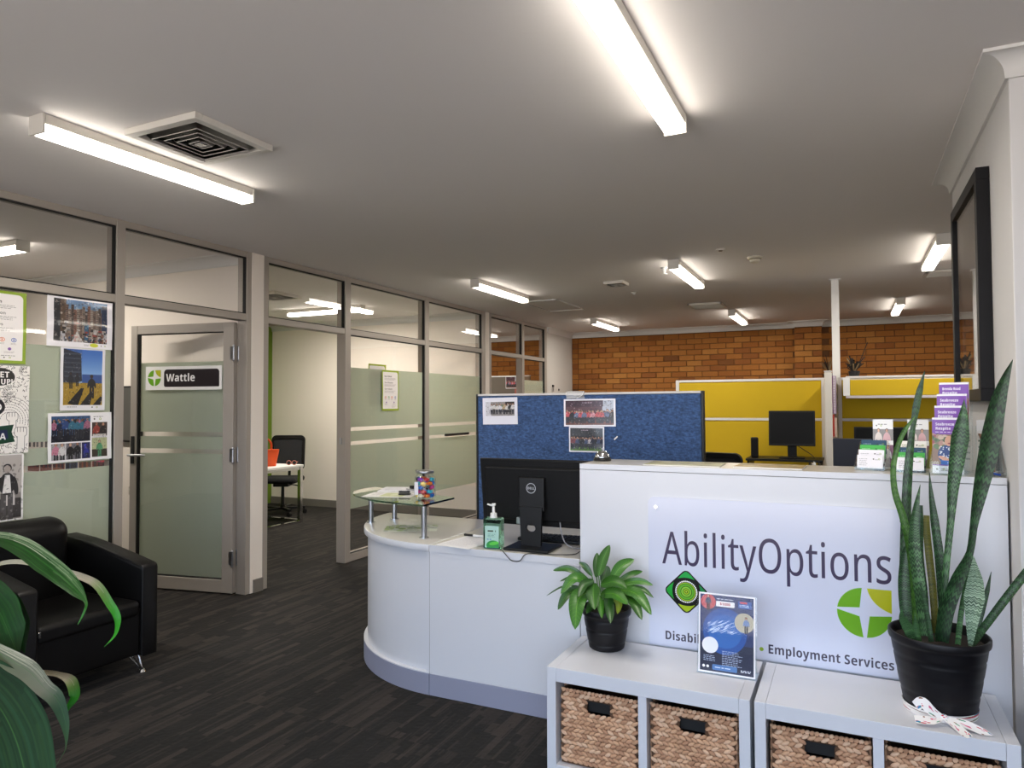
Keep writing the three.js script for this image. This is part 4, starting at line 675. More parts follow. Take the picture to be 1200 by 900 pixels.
{ // clear bin at the right end of the ledge
  const t = thing('acrylic_bin', 'clear acrylic leaflet bin at the end of the ledge by the wall', 'holder', [0.475, LEDGE, -3.17]);
  part(t, 'floor_plate', span(-0.033, 0.036, 0, 0.002, -0.11, 0.09), M.acrylic); part(t, 'side_wall', (() => { const s = new THREE.Shape(); s.moveTo(-0.09, 0.0025); s.lineTo(0.11, 0.0025); s.lineTo(0.11, 0.18); s.lineTo(0.05, 0.18); s.lineTo(-0.09, 0.03); return new THREE.ExtrudeGeometry(s, { depth: 0.003, bevelEnabled: false }).rotateY(Math.PI / 2).translate(0.034, 0, 0); })(), M.acrylic);
  part(t, 'back_wall', span(-0.033, 0.0335, 0.0025, 0.18, -0.11, -0.107), M.acrylic);
  leaning('cream_leaflet', 0.055, 0.20, T_cardC, 'cream leaflet with yellow print standing in the acrylic bin', 'leaflet', 0.474, LEDGE + 0.004, -3.245, -0.1, 0.06);
  const w = single('brown_folder', (() => { const s = new THREE.Shape(); s.moveTo(0, 0.15); s.lineTo(0.058, 0.14); s.lineTo(0.05, 0.004); s.lineTo(0.036, 0.003); return new THREE.ExtrudeGeometry(s, { depth: 0.006, bevelEnabled: false }); })(), std('#8c6248', 0.7), 'brown card folder corner leaning in the acrylic bin', 'folder', [0.445, LEDGE + 0.003, -3.20], 0.1);
  const p = thing('blue_pen', 'blue pen lying in the acrylic bin by the wall', 'pen', [0.475, LEDGE + 0.0072, -3.135], -1.2);
  part(p, 'barrel', cyl(0.004, 0.004, 0.1, 0, -0.05, 0, 12).rotateZ(Math.PI / 2), std('#1f4fb0', 0.4)); part(p, 'cap', cyl(0.0044, 0.0044, 0.035, 0, 0, 0, 12).rotateZ(Math.PI / 2).translate(-0.03, 0, 0), std('#16306e', 0.4));
}
// ---- sign on the counter front
{
  const t = thing('acrylic_sign', 'large white sign reading AbilityOptions with green logos on counter front', 'sign', [-0.2925, 0.7328, -3.0475]);
  const s = new THREE.Shape(), w = 1.005, h = 0.634, r = 0.03; s.moveTo(-w / 2, -h / 2); s.lineTo(w / 2, -h / 2); s.lineTo(w / 2, h / 2 - r); s.absarc(w / 2 - r, h / 2 - r, r, 0, Math.PI / 2); s.lineTo(-w / 2 + r, h / 2); s.absarc(-w / 2 + r, h / 2 - r, r, Math.PI / 2, Math.PI); s.lineTo(-w / 2, -h / 2);
  const g = new THREE.ExtrudeGeometry(s, { depth: 0.006, bevelEnabled: false, curveSegments: 8 }), p = g.attributes.position, uv = g.attributes.uv;
  for (let i = 0; i < p.count; i++) uv.setXY(i, p.getX(i) / w + 0.5, p.getY(i) / h + 0.5);
  part(t, 'panel', g, [phy('#ffffff', 0.22, { map: T_sign, clearcoat: 0.6, clearcoatRoughness: 0.12 }), std('#dfe2ec', 0.4)]);
  for (const [x, y] of [[-1, 1], [1, 1]]) part(t, 'fixing', new THREE.CylinderGeometry(0.008, 0.009, 0.006, 20).rotateX(Math.PI / 2).translate(x * (w / 2 - 0.035), y * (h / 2 - 0.043), 0.0092), M.chrome);
}

// ------------------------------------------------------------------ cube shelves with woven baskets
function makeCubeUnit(label, x) {
  const t = thing('cube_shelf', label, 'shelf unit', [x, 0, -2.82]);
  part(t, 'top_panel', span(-0.346, 0.346, 0.36, 0.414, -0.205, 0.208, 0.0015), M.laminate); 
  for (const s of [-1, 1]) part(t, 'side_panel', span(s * 0.3465, s * 0.384, 0, 0.414, -0.205, 0.208, 0.0015), M.laminate);
  part(t, 'divider', span(-0.016, 0.016, 0.04, 0.3595, -0.20, 0.206, 0.001), M.laminate);
  part(t, 'bottom_panel', span(-0.346, 0.346, 0, 0.0395, -0.205, 0.208, 0.0015), M.laminate);
  return t;
}
const unitA = makeCubeUnit('white cube shelf with two baskets under the small leafy plant', -0.7125);
const unitB = copy(unitA, [0.07, 0, -2.82], 0, 'white cube shelf with two baskets under the tall snake plant');
const rw = rng(99);
const weaveMats = ['#d4a885', '#c59876', '#deb898', '#b38768'].map(c => std(c, 0.75, { bumpMap: fine, bumpScale: 0.001 }));
function makeBasket(label, x, turn) {
  const w = 0.304, h = 0.282, d = 0.37, t = thing('woven_basket', label, 'basket', [x, 0.041, -2.825], turn);
  const back = std('#5b3f2a', 0.85), hx = 0.047, h0 = h - 0.072, h1 = h - 0.03;
  part(t, 'liner', merge([span(-w / 2, -hx, 0, h, d / 2 - 0.012, d / 2), span(hx, w / 2, 0, h, d / 2 - 0.012, d / 2), span(-hx, hx, 0, h0, d / 2 - 0.012, d / 2), span(-hx, hx, h1, h, d / 2 - 0.012, d / 2),
    span(-w / 2, w / 2, 0, h, -d / 2, -d / 2 + 0.01), span(-w / 2, -w / 2 + 0.01, 0, h, -d / 2 + 0.01, d / 2 - 0.012), span(w / 2 - 0.01, w / 2, 0, h, -d / 2 + 0.01, d / 2 - 0.012), span(-w / 2, w / 2, 0, 0.01, -d / 2 + 0.01, d / 2 - 0.012)]), back);
  part(t, 'handle_hole', merge([span(-hx - 0.004, hx + 0.004, h0 - 0.004, h0, d / 2 - 0.013, d / 2 + 0.004), span(-hx - 0.004, hx + 0.004, h1, h1 + 0.004, d / 2 - 0.013, d / 2 + 0.004), span(-hx, hx, h0, h1, d / 2 - 0.02, d / 2 - 0.016)]), M.black);
  // slanting leaf-shaped stitches in rows that lean one way, then the other
  const buckets = weaveMats.map(() => []);
  const stitch = (x, y, z, a, ry, l) => { const g = new THREE.SphereGeometry(1, 7, 5); g.scale(l, 0.0079, 0.0068); g.rotateZ(a); if (ry) g.rotateY(ry); g.translate(x, y, z); buckets[Math.floor(rw() * 4)].push(g); };
  const rows = 16, cols = 13;
  for (let r = 0; r < rows; r++) for (let c = 0; c <= cols; c++) {
    const x = -w / 2 + 0.012 + (c + (r % 2) * 0.5) * (w - 0.018) / (cols + 0.5), y = 0.008 + (r + 0.5) * (h - 0.012) / rows;
    if (Math.abs(x) < hx + 0.008 && y > h0 - 0.006 && y < h1 + 0.006) continue;
    stitch(x, y, d / 2 + 0.0035 + (rw() - 0.5) * 0.002, (r % 2 ? 0.46 : -0.46) + (rw() - 0.5) * 0.1, 0, 0.0155 + rw() * 0.002);
  }
  for (let c = 0; c < 20; c++) stitch(-w / 2 + 0.008 + c * (w - 0.016) / 19, h, d / 2 - 0.004, 0.5, 0, 0.0105);   // rim
  for (const s of [-1, 1]) for (let r = 0; r < 15; r++) for (let c = 0; c < 10; c++) stitch(s * (w / 2 + 0.002), 0.012 + r * 0.019, d / 2 - 0.02 - c * 0.036, r % 2 ? 0.6 : -0.6, Math.PI / 2, 0.018);
  buckets.forEach((b, i) => { const o = part(t, 'weave', merge(b), weaveMats[i]); o.userData.kind = 'stuff'; });
  return t;
}
const bk = makeBasket('first woven basket from the left, under the small leafy plant', -0.893, 0.0);
copy(bk, [-0.533, 0.041, -2.828], -0.012, 'woven basket under the flyer stand, right half of the left shelf');
copy(bk, [-0.11, 0.041, -2.832], 0.01, 'woven basket in the left half of the shelf under the snake plant');
copy(bk, [0.25, 0.041, -2.823], -0.01, 'woven basket directly under the ribboned snake plant pot');

// ------------------------------------------------------------------ flyer stand
{
  const y = 0.4145, x = -0.436, z = -2.80, lean = 0.11, turn = 0.0;
  const t = thing('flyer_stand', 'clear acrylic stand holding the blue flyer on the shelf', 'flyer holder', [x, y, z], turn);
  const clearPane = phy('#ffffff', 0.03, { transmission: 1, thickness: 0, ior: 1.3, specularIntensity: 0.6, side: THREE.DoubleSide });
  const leanG = g => g.rotateX(-lean);
  part(t, 'front_pane', leanG(box(0.222, 0.30, 0.0018, 0, 0.153, 0.0035)), clearPane); part(t, 'back_pane', leanG(box(0.222, 0.30, 0.0018, 0, 0.153, -0.0035)), M.acrylic);
  part(t, 'foot', span(-0.111, 0.111, 0, 0.0022, -0.085, 0.002), M.acrylic);
  const f = single('blue_flyer', sheetGeo(0.21, 0.297, 0.001), sheetMats(T_flyer, 0.5, '#e8e8ee', 0), 'blue flyer with $1000 and circles inside the clear stand', 'flyer', [x, y + 0.1545 * Math.cos(lean), z - 0.1545 * Math.sin(lean)]); f.rotation.set(-lean, turn, 0, 'YXZ');
}

// ------------------------------------------------------------------ plants
const leafTex = (base, mid, vein, seed) => tex(128, 512, (c, w, h) => { const r = rng(seed); const g = c.createLinearGradient(0, 0, w, 0); g.addColorStop(0, base); g.addColorStop(0.5, mid); g.addColorStop(1, base); c.fillStyle = g; c.fillRect(0, 0, w, h); c.globalAlpha = 0.35; for (let i = 0; i < 34; i++) { c.strokeStyle = i % 2 ? vein : base; c.lineWidth = 3; const y = i * h / 34 + r() * 6; c.beginPath(); c.moveTo(w / 2, y); c.quadraticCurveTo(w * 0.2, y - 14, 0, y - 40); c.moveTo(w / 2, y); c.quadraticCurveTo(w * 0.8, y - 14, w, y - 40); c.stroke(); } c.globalAlpha = 1; c.fillStyle = vein; c.fillRect(w / 2 - 2, 0, 4, h); });
const leafMat = (t, rough = 0.4) => phy('#ffffff', rough, { map: t, side: THREE.DoubleSide, clearcoat: 0.2, clearcoatRoughness: 0.35 });
const LM = [leafMat(leafTex('#23500f', '#2f6416', '#5a8c2a', 1)), leafMat(leafTex('#2d6414', '#3c761d', '#6fa036', 2)), leafMat(leafTex('#1a420f', '#255516', '#487a26', 3)), leafMat(leafTex('#7d8f24', '#95a52e', '#b8bf4c', 4))];
function pot(t, r0, r1, h, ribs, mat) {
  const pts = [[0.0001, 0.004], [r0 - 0.004, 0.0], [r0, 0.004]]; const n = 30;
  for (let i = 1; i <= n; i++) { const f = i / n, y = f * (h - 0.03); let r = r0 + (r1 - 0.008 - r0) * Math.pow(f, 0.85); for (const q of ribs) { const dd = (y - q) / 0.004; if (Math.abs(dd) < 1.5) r -= 0.0028 * Math.exp(-dd * dd); } pts.push([r, y]); }
  pts.push([r1 - 0.002, h - 0.026], [r1, h - 0.018], [r1, h - 0.003], [r1 - 0.003, h], [r1 - 0.009, h - 0.002], [r1 - 0.012, h - 0.03]);
  part(t, 'pot', lathe(pts, 56), mat);
  part(t, 'soil', new THREE.CircleGeometry(r1 - 0.0125, 32).rotateX(-Math.PI / 2).translate(0, h - 0.032, 0), M.soil);
}
const potMat = phy('#0b0a0f', 0.45, { specularIntensity: 0.7 });
{
  const P = [-0.95, 0.4145, -2.925], t = thing('potted_leafy_plant', 'small bushy green plant in a ribbed black pot on the left shelf', 'plant', P);
  pot(t, 0.073, 0.106, 0.172, [0.028, 0.085, 0.13], potMat);
  const data = [
    [[-0.985, 0.712, -2.9], [-0.992, 0.765, -2.925], [-0.998, 0.806, -2.95], 0.0318, 2], [[-0.975, 0.72, -2.9], [-0.965, 0.785, -2.935], [-0.947, 0.84, -2.97], 0.0433, 0],
    [[-1.005, 0.717, -2.9], [-1.036, 0.753, -2.9], [-1.064, 0.768, -2.9], 0.0268, 2], [[-1.006, 0.684, -2.9], [-1.106, 0.738, -2.89], [-1.177, 0.727, -2.88], 0.0293, 0],
    [[-1.013, 0.683, -2.9], [-1.067, 0.709, -2.86], [-1.118, 0.646, -2.82], 0.0471, 1], [[-1.013, 0.683, -2.9], [-1.105, 0.693, -2.925], [-1.173, 0.664, -2.95], 0.0153, 2],
    [[-1.02, 0.663, -2.9], [-1.132, 0.658, -2.9], [-1.218, 0.607, -2.9], 0.009, 2], [[-1.013, 0.651, -2.9], [-1.097, 0.64, -2.865], [-1.135, 0.574, -2.83], 0.042, 0],
    [[-1.006, 0.652, -2.9], [-1.039, 0.633, -2.83], [-1.031, 0.524, -2.76], 0.0739, 1], [[-0.999, 0.685, -2.9], [-0.979, 0.656, -2.84], [-0.953, 0.609, -2.78], 0.0561, 0],
    [[-0.999, 0.698, -2.9], [-1.022, 0.687, -2.85], [-1.03, 0.646, -2.8], 0.0395, 2], [[-0.972, 0.636, -2.9], [-0.95, 0.614, -2.845], [-0.925, 0.575, -2.79], 0.0287, 1],
    [[-0.938, 0.659, -2.9], [-0.909, 0.614, -2.84], [-0.885, 0.563, -2.78], 0.042, 2], [[-0.965, 0.643, -2.9], [-0.884, 0.668, -2.835], [-0.809, 0.65, -2.77], 0.0522, 1],
    [[-0.965, 0.682, -2.9], [-0.892, 0.711, -2.86], [-0.828, 0.701, -2.82], 0.051, 0], [[-0.924, 0.693, -2.9], [-0.889, 0.758, -2.94], [-0.841, 0.785, -2.98], 0.0459, 1],
    [[-0.911, 0.688, -2.9], [-0.843, 0.73, -2.94], [-0.805, 0.738, -2.98], 0.0255, 0], [[-0.904, 0.682, -2.9], [-0.805, 0.714, -2.9], [-0.74, 0.704, -2.9], 0.0293, 1],
    [[-0.904, 0.669, -2.9], [-0.79, 0.687, -2.89], [-0.733, 0.658, -2.88], 0.0229, 0], [[-0.904, 0.669, -2.9], [-0.798, 0.674, -2.85], [-0.722, 0.611, -2.8], 0.051, 1],
    [[-0.905, 0.644, -2.9], [-0.815, 0.65, -2.84], [-0.755, 0.592, -2.78], 0.0484, 0], [[-0.925, 0.641, -2.9], [-0.873, 0.628, -2.85], [-0.862, 0.598, -2.8], 0.0293, 3],
    [[-0.958, 0.689, -2.9], [-0.96, 0.72, -2.95], [-0.969, 0.742, -3], 0.042, 2], [[-0.986, 0.635, -2.9], [-0.987, 0.61, -2.845], [-0.992, 0.586, -2.79], 0.035, 2]];
  data.forEach(([a, b, c, w, m], i) => {
    const L = p => [p[0] - P[0], p[1] - P[1], p[2] - P[2], w];
    const low = c[1] < a[1], f = [0.25 + (c[0] - P[0]) * 0.8, low ? 0.75 : 0.5, 0.9];
    const leaf = part(t, 'leaf', leafGeo([L(a), L(b), L(c)], f, 0.13, 14, 0, w), LM[m]);
    const base = [(a[0] - P[0]) * 0.35, 0.14, (a[2] - P[2]) * 0.35], mid = [(a[0] - P[0]) * 0.8, (0.14 + a[1] - P[1]) / 2 + 0.02, (a[2] - P[2]) * 0.8];
    part(leaf, 'stalk', tube([base, mid, [a[0] - P[0], a[1] - P[1], a[2] - P[2]]], 0.0022, 10, 6), LM[1]);
  });
}
const snakeTex = (dark, light, seed, pale) => tex(128, 1024, (c, w, h) => {
  const r = rng(seed); c.fillStyle = dark; c.fillRect(0, 0, w, h); c.strokeStyle = light; c.lineCap = 'round';
  for (let i = 0; i < 46; i++) { const y = i * h / 46 + r() * 10; c.globalAlpha = 0.45 + r() * 0.5; c.lineWidth = 5 + r() * 8; c.beginPath(); c.moveTo(-4, y + r() * 14); for (let x = 0; x <= w; x += 16) c.lineTo(x, y + (Math.floor(x / 16) % 2 ? 9 : -5) + (Math.abs(x - w / 2) / w) * 20 + r() * 5); c.stroke(); }
  c.globalAlpha = 0.35; for (let i = 0; i < 40; i++) { c.strokeStyle = pale || '#1c3320'; c.lineWidth = 2 + r() * 2; const y = r() * h; c.beginPath(); c.moveTo(0, y); for (let x = 0; x <= w; x += 12) c.lineTo(x, y + (r() - 0.5) * 16); c.stroke(); } c.globalAlpha = 1;
});
const SM = [leafMat(snakeTex('#142c16', '#3f6a3c', 1), 0.42), leafMat(snakeTex('#1b3a1c', '#5d8a54', 2), 0.42), leafMat(snakeTex('#37621f', '#5d8a38', 3), 0.42), leafMat(snakeTex('#a3bba0', '#23402a', 4, '#7d9a80'), 0.45), leafMat(snakeTex('#6a6a24', '#8a8636', 5), 0.5)];
{
  const P = [0.262, 0.4145, -2.80], t = thing('potted_snake_plant', 'tall snake plant in a black pot tied with a floral ribbon', 'plant', P);
  pot(t, 0.102, 0.152, 0.262, [0.07, 0.128, 0.186], potMat);
  const D = [
    [0, [[0.184, 0.644, -2.83, 0.0355], [0.171, 0.803, -2.833, 0.0387], [0.172, 0.95, -2.837, 0.0329], [0.177, 1.069, -2.84, 0.0314], [0.184, 1.188, -2.843, 0.03], [0.194, 1.293, -2.847, 0.024], [0.204, 1.368, -2.85, 0.0165], [0.215, 1.434, -2.853, 0.024], [0.227, 1.494, -2.857, 0.021], [0.244, 1.566, -2.86, 0.0015]]],
    [2, [[0.198, 0.669, -2.8, 0.0234], [0.195, 0.815, -2.794, 0.0263], [0.182, 0.96, -2.787, 0.0263], [0.162, 1.062, -2.781, 0.0235], [0.14, 1.143, -2.775, 0.0206], [0.136, 1.229, -2.769, 0.0176], [0.153, 1.312, -2.763, 0.0161], [0.176, 1.365, -2.756, 0.0146], [0.207, 1.411, -2.75, 0.0014]]],
    [1, [[0.215, 0.668, -2.76, 0.0258], [0.205, 0.824, -2.76, 0.0375], [0.192, 0.966, -2.76, 0.0376], [0.194, 1.052, -2.76, 0.0261], [0.203, 1.111, -2.76, 0.0174], [0.215, 1.175, -2.76, 0.0014]]],
    [0, [[0.232, 0.635, -2.88, 0.0239], [0.229, 0.767, -2.885, 0.027], [0.219, 0.915, -2.89, 0.0242], [0.222, 1.019, -2.895, 0.0227], [0.225, 1.088, -2.9, 0.0152]]],
    [0, [[0.284, 0.646, -2.84, 0.0263], [0.28, 0.813, -2.84, 0.0352], [0.272, 0.929, -2.84, 0.0294], [0.261, 1.045, -2.84, 0.0265], [0.253, 1.133, -2.84, 0.0148], [0.249, 1.215, -2.84, 0.0015]]],
    [4, [[0.264, 0.634, -2.89, 0.021], [0.258, 0.795, -2.90, 0.0241], [0.25, 0.913, -2.915, 0.0242], [0.245, 1.001, -2.923, 0.0228], [0.246, 1.049, -2.93, 0.0183]]],
    [1, [[0.263, 0.655, -2.8, 0.026], [0.275, 0.765, -2.8, 0.0231], [0.293, 0.938, -2.8, 0.0202], [0.305, 1.054, -2.8, 0.0216], [0.314, 1.169, -2.8, 0.0346], [0.326, 1.256, -2.8, 0.046], [0.337, 1.336, -2.8, 0.0532], [0.346, 1.399, -2.8, 0.0316], [0.352, 1.463, -2.8, 0.0014]]],
    [0, [[0.268, 0.65, -2.78, 0.0401], [0.286, 0.774, -2.77, 0.0484], [0.321, 0.878, -2.76, 0.0452], [0.35, 0.959, -2.75, 0.0224], [0.362, 1.053, -2.74, 0.0237], [0.377, 1.152, -2.73, 0.0416], [0.394, 1.25, -2.72, 0.0551], [0.41, 1.347, -2.71, 0.0603], [0.429, 1.456, -2.7, 0.0463], [0.45, 1.532, -2.69, 0.0243], [0.469, 1.587, -2.68, 0.0013]]],
    [3, [[0.345, 0.66, -2.735, 0.011], [0.348, 0.74, -2.716, 0.0331], [0.356, 0.824, -2.712, 0.0578], [0.359, 0.88, -2.708, 0.0439], [0.357, 0.922, -2.704, 0.022], [0.355, 0.958, -2.7, 0.0014]]],
    [0, [[0.371, 0.646, -2.85, 0.0146], [0.397, 0.741, -2.87, 0.0175], [0.417, 0.812, -2.89, 0.0147], [0.433, 0.872, -2.91, 0.0015]]],
    [0, [[0.35, 0.655, -2.765, 0.0224], [0.392, 0.732, -2.748, 0.0235], [0.438, 0.814, -2.736, 0.0246], [0.492, 0.906, -2.724, 0.0243], [0.52, 0.96, -2.712, 0.016], [0.545, 1.01, -2.70, 0.0013]]],
    [0, [[0.178, 0.646, -2.82, 0.0295], [0.167, 0.746, -2.825, 0.0386], [0.164, 0.833, -2.83, 0.0358], [0.171, 0.921, -2.835, 0.0269], [0.185, 0.981, -2.84, 0.0015]]],
    [0, [[0.235, 0.657, -2.74, 0.017], [0.226, 0.733, -2.737, 0.0171], [0.215, 0.803, -2.733, 0.0142], [0.206, 0.854, -2.73, 0.0014]]],
    [1, [[0.187, 0.65, -2.74, 0.0256], [0.166, 0.702, -2.73, 0.0342], [0.152, 0.73, -2.722, 0.0228], [0.148, 0.762, -2.715, 0.0014]]],
    [1, [[0.31, 0.659, -2.74, 0.0168], [0.32, 0.76, -2.733, 0.0167], [0.333, 0.846, -2.727, 0.0139], [0.345, 0.909, -2.72, 0.0014]]],
    [1, [[0.2, 0.645, -2.735, 0.0199], [0.193, 0.703, -2.728, 0.0199], [0.188, 0.752, -2.72, 0.0014]]]];
  D.forEach(([m, nodes], i) => part(t, 'leaf', leafGeo(nodes.map(a => [a[0] - P[0], a[1] - P[1], a[2] - P[2], a[3]]), [((i * 7) % 5 - 2) * 0.12, 0.15, 1], 0.16, 36), SM[m]));
}
{ // floral ribbon tied round the foot of the pot
  const t = thing('floral_ribbon', 'white floral ribbon tied in a bow round the snake plant pot', 'ribbon', [0.262, 0.4148, -2.80]);
  const m = std('#ffffff', 0.8, { map: T_dots, side: THREE.DoubleSide });
  part(t, 'band', new THREE.CylinderGeometry(0.112, 0.109, 0.026, 48, 1, true).translate(0, 0.0135, 0), m);
  const bow = (pts, w, f) => leafGeo(pts.map((p, i) => [...p, w[i]]), f, 0.05, 16);
  const kx = 0.0, kz = 0.117;
  part(t, 'knot', new THREE.SphereGeometry(0.011, 14, 10).scale(1.1, 0.9, 0.8).translate(kx, 0.022, kz), m);
  part(t, 'loop', bow([[kx, 0.02, kz], [kx - 0.035, 0.04, kz + 0.012], [kx - 0.062, 0.062, kz + 0.008], [kx - 0.08, 0.045, kz + 0.004]], [0.012, 0.03, 0.034, 0.03], [0, 0.4, 1]), m);
  part(t, 'loop', bow([[kx, 0.02, kz], [kx - 0.04, 0.016, kz + 0.03], [kx - 0.085, 0.014, kz + 0.035]], [0.012, 0.034, 0.03], [0, 1, 0.5]), m);
  part(t, 'tail', bow([[kx, 0.02, kz], [kx + 0.03, 0.012, kz + 0.035], [kx + 0.05, 0.004, kz + 0.065], [kx + 0.06, 0.0035, kz + 0.08]], [0.012, 0.028, 0.026, 0.02], [0, 1, 0.6]), m);
  part(t, 'tail', bow([[kx, 0.02, kz], [kx + 0.05, 0.02, kz + 0.02], [kx + 0.1, 0.008, kz + 0.03], [kx + 0.125, 0.0035, kz + 0.035]], [0.012, 0.03, 0.026, 0.004], [0, 1, 0.7]), m);
}
// large-leaved plant at the left edge; its pot stands outside the frame
const broadTex = (seed, stops, streaks) => tex(128, 512, (c, w, h) => { // v runs from stalk (bottom of the image) to tip
  const r = rng(seed), g = c.createLinearGradient(0, h, 0, 0); stops.forEach(([p, f]) => g.addColorStop(p, f)); c.fillStyle = g; c.fillRect(0, 0, w, h);
  for (let i = 0; i < 90; i++) { const [f, x0, x1, v0, v1] = streaks[i % streaks.length]; c.globalAlpha = 0.15 + r() * 0.45; c.strokeStyle = f; c.lineWidth = 1.5 + r() * 6; const x = (x0 + (x1 - x0) * r()) * w, a = h * (1 - v0 - (v1 - v0) * r() * 0.5), b = a - h * (v1 - v0) * (0.2 + r() * 0.6); c.beginPath(); c.moveTo(x, a); c.quadraticCurveTo(x + (r() - 0.5) * 14, (a + b) / 2, x + (x - w / 2) * 0.25, b); c.stroke(); }
  c.globalAlpha = 0.6; c.strokeStyle = '#3f6a30'; c.lineWidth = 2; c.beginPath(); c.moveTo(w / 2, 0); c.lineTo(w / 2, h); c.stroke(); c.globalAlpha = 1;
});
const PM = [
  leafMat(broadTex(1, [[0, '#1c4416'], [0.6, '#1f4a19'], [1, '#2f7420']], [['#cfc6ae', 0, 0.38, 0, 0.5], ['#12330f', 0.4, 1, 0, 0.7], ['#5f7a4e', 0.2, 0.8, 0.4, 0.9], ['#2f6424', 0.5, 1, 0.2, 0.9]]), 0.38),
  leafMat(broadTex(2, [[0, '#0f2c10'], [1, '#173f15']], [['#123414', 0, 1, 0, 1], ['#1d4a1a', 0, 1, 0, 1]]), 0.42),
  leafMat(broadTex(3, [[0, '#a39a84'], [0.5, '#b3aa92'], [0.62, '#5a7f3a'], [0.75, '#2f8a20'], [1, '#3f9a2a']], [['#d9d0ba', 0, 1, 0, 0.5], ['#8a8a6a', 0, 1, 0, 0.5], ['#2a7a1c', 0, 1, 0.6, 1]]), 0.45),
  leafMat(broadTex(4, [[0, '#122814'], [1, '#1b371b']], [['#16301a', 0, 1, 0, 1], ['#25421f', 0, 1, 0, 1], ['#24462a', 0, 1, 0, 1]]), 0.75),
  leafMat(broadTex(5, [[0, '#3f7a20'], [0.2, '#5d6a50'], [0.5, '#6a6c5c'], [0.62, '#263f2b'], [1, '#2f5029']], [['#b5ae98', 0, 0.5, 0.1, 0.5], ['#5fa02a', 0.5, 1, 0, 0.3], ['#2c4a30', 0, 1, 0.55, 1]]), 0.6)];
for (const m of PM) { m.clearcoat = 0; m.specularIntensity = 0.45; }
{
  const P = [-2.5, 0, -1.22], t = thing('potted_broadleaf_plant', 'large plant with long drooping variegated leaves in front of the armchair', 'plant', P);
  part(t, 'pot', lathe([[0.0001, 0.002], [0.12, 0], [0.125, 0.006], [0.17, 0.30], [0.18, 0.31], [0.18, 0.335], [0.168, 0.335], [0.16, 0.29]], 40), potMat);
  part(t, 'soil', new THREE.CircleGeometry(0.16, 28).rotateX(-Math.PI / 2).translate(0, 0.29, 0), M.soil);
  const D = [
    [0, [[-2.488, 0.96, -1.22, 0.0261], [-2.314, 1.056, -1.21, 0.0351], [-2.19, 1.073, -1.2, 0.0414], [-2.064, 1.061, -1.19, 0.0518], [-1.948, 1.031, -1.18, 0.0548], [-1.848, 1.003, -1.17, 0.0466], [-1.776, 0.978, -1.16, 0.0304], [-1.734, 0.964, -1.15, 0.0086], [-1.715, 0.954, -1.14, 0.0063], [-1.713, 0.934, -1.13, 0.0063], [-1.716, 0.915, -1.12, 0.001]]],
    [2, [[-2.547, 0.882, -1.25, 0.0133], [-2.285, 0.983, -1.253, 0.0152], [-2.178, 0.997, -1.257, 0.0149], [-2.079, 0.991, -1.26, 0.0146], [-1.921, 0.979, -1.263, 0.0189], [-1.86, 0.962, -1.267, 0.021], [-1.814, 0.92, -1.27, 0.0208], [-1.783, 0.882, -1.273, 0.0184], [-1.794, 0.838, -1.277, 0.0138], [-1.847, 0.793, -1.28, 0.0012]]],
    [4, [[-2.38, 0.66, -1.16, 0.03], [-2.252, 0.759, -1.15, 0.0336], [-2.124, 0.794, -1.136, 0.0371], [-2.04, 0.796, -1.123, 0.0407], [-1.948, 0.79, -1.109, 0.0484], [-1.86, 0.785, -1.095, 0.047], [-1.778, 0.763, -1.082, 0.0374], [-1.709, 0.754, -1.068, 0.0345], [-1.658, 0.719, -1.055, 0.0218], [-1.629, 0.697, -1.041, 0.0098], [-1.608, 0.688, -1.027, 0.0039], [-1.592, 0.682, -1.014, 0.0015], [-1.6, 0.654, -1, 0.0009]]],
    [2, [[-2.178, 0.671, -1.2, 0.0193], [-2.087, 0.716, -1.193, 0.0189], [-1.987, 0.734, -1.186, 0.0138], [-1.877, 0.747, -1.179, 0.0134], [-1.813, 0.741, -1.171, 0.0263], [-1.79, 0.712, -1.164, 0.0282], [-1.806, 0.682, -1.157, 0.013], [-1.805, 0.668, -1.15, 0.0011]]],
    [3, [[-2.232, 0.697, -1.1, 0.0933], [-2.063, 0.734, -1.075, 0.1331], [-1.904, 0.706, -1.05, 0.1581], [-1.789, 0.656, -1.025, 0.1615], [-1.704, 0.588, -1, 0.1478], [-1.64, 0.522, -0.975, 0.0941], [-1.584, 0.477, -0.95, 0.0018]]],
    [1, [[-2.454, 0.893, -1.25, 0.0524], [-2.331, 0.896, -1.238, 0.0966], [-2.23, 0.854, -1.225, 0.1138], [-2.156, 0.801, -1.212, 0.0967], [-2.092, 0.753, -1.2, 0.0024]]],
    [1, [[-2.551, 0.843, -1.3, 0.0408], [-2.389, 0.865, -1.288, 0.0656], [-2.278, 0.85, -1.275, 0.0766], [-2.196, 0.806, -1.262, 0.0599], [-2.152, 0.742, -1.25, 0.0025]]],
    [2, [[-2.342, 0.637, -1.22, 0.0151], [-2.185, 0.652, -1.215, 0.0195], [-2.095, 0.645, -1.21, 0.0381], [-2.051, 0.615, -1.205, 0.0282], [-2.049, 0.572, -1.2, 0.0012]]]];
  D.forEach(([m, nodes], i) => {
    const N = nodes.map(a => [a[0] - P[0], a[1], a[2] - P[2], a[3]]);
    const leaf = part(t, 'leaf', leafGeo(N, i === 4 ? [0.5, 0.8, 1] : [0.35, 0.75, 0.8], 0.14, 40, 0.025), PM[m]);
    part(leaf, 'stalk', tube([[0.02 * (i % 3 - 1), 0.285, 0.02 * (i % 2)], [N[0][0] * 0.5, 0.5, N[0][2] * 0.5], [N[0][0], N[0][1], N[0][2]]], 0.005, 14, 6), PM[1]);
  });
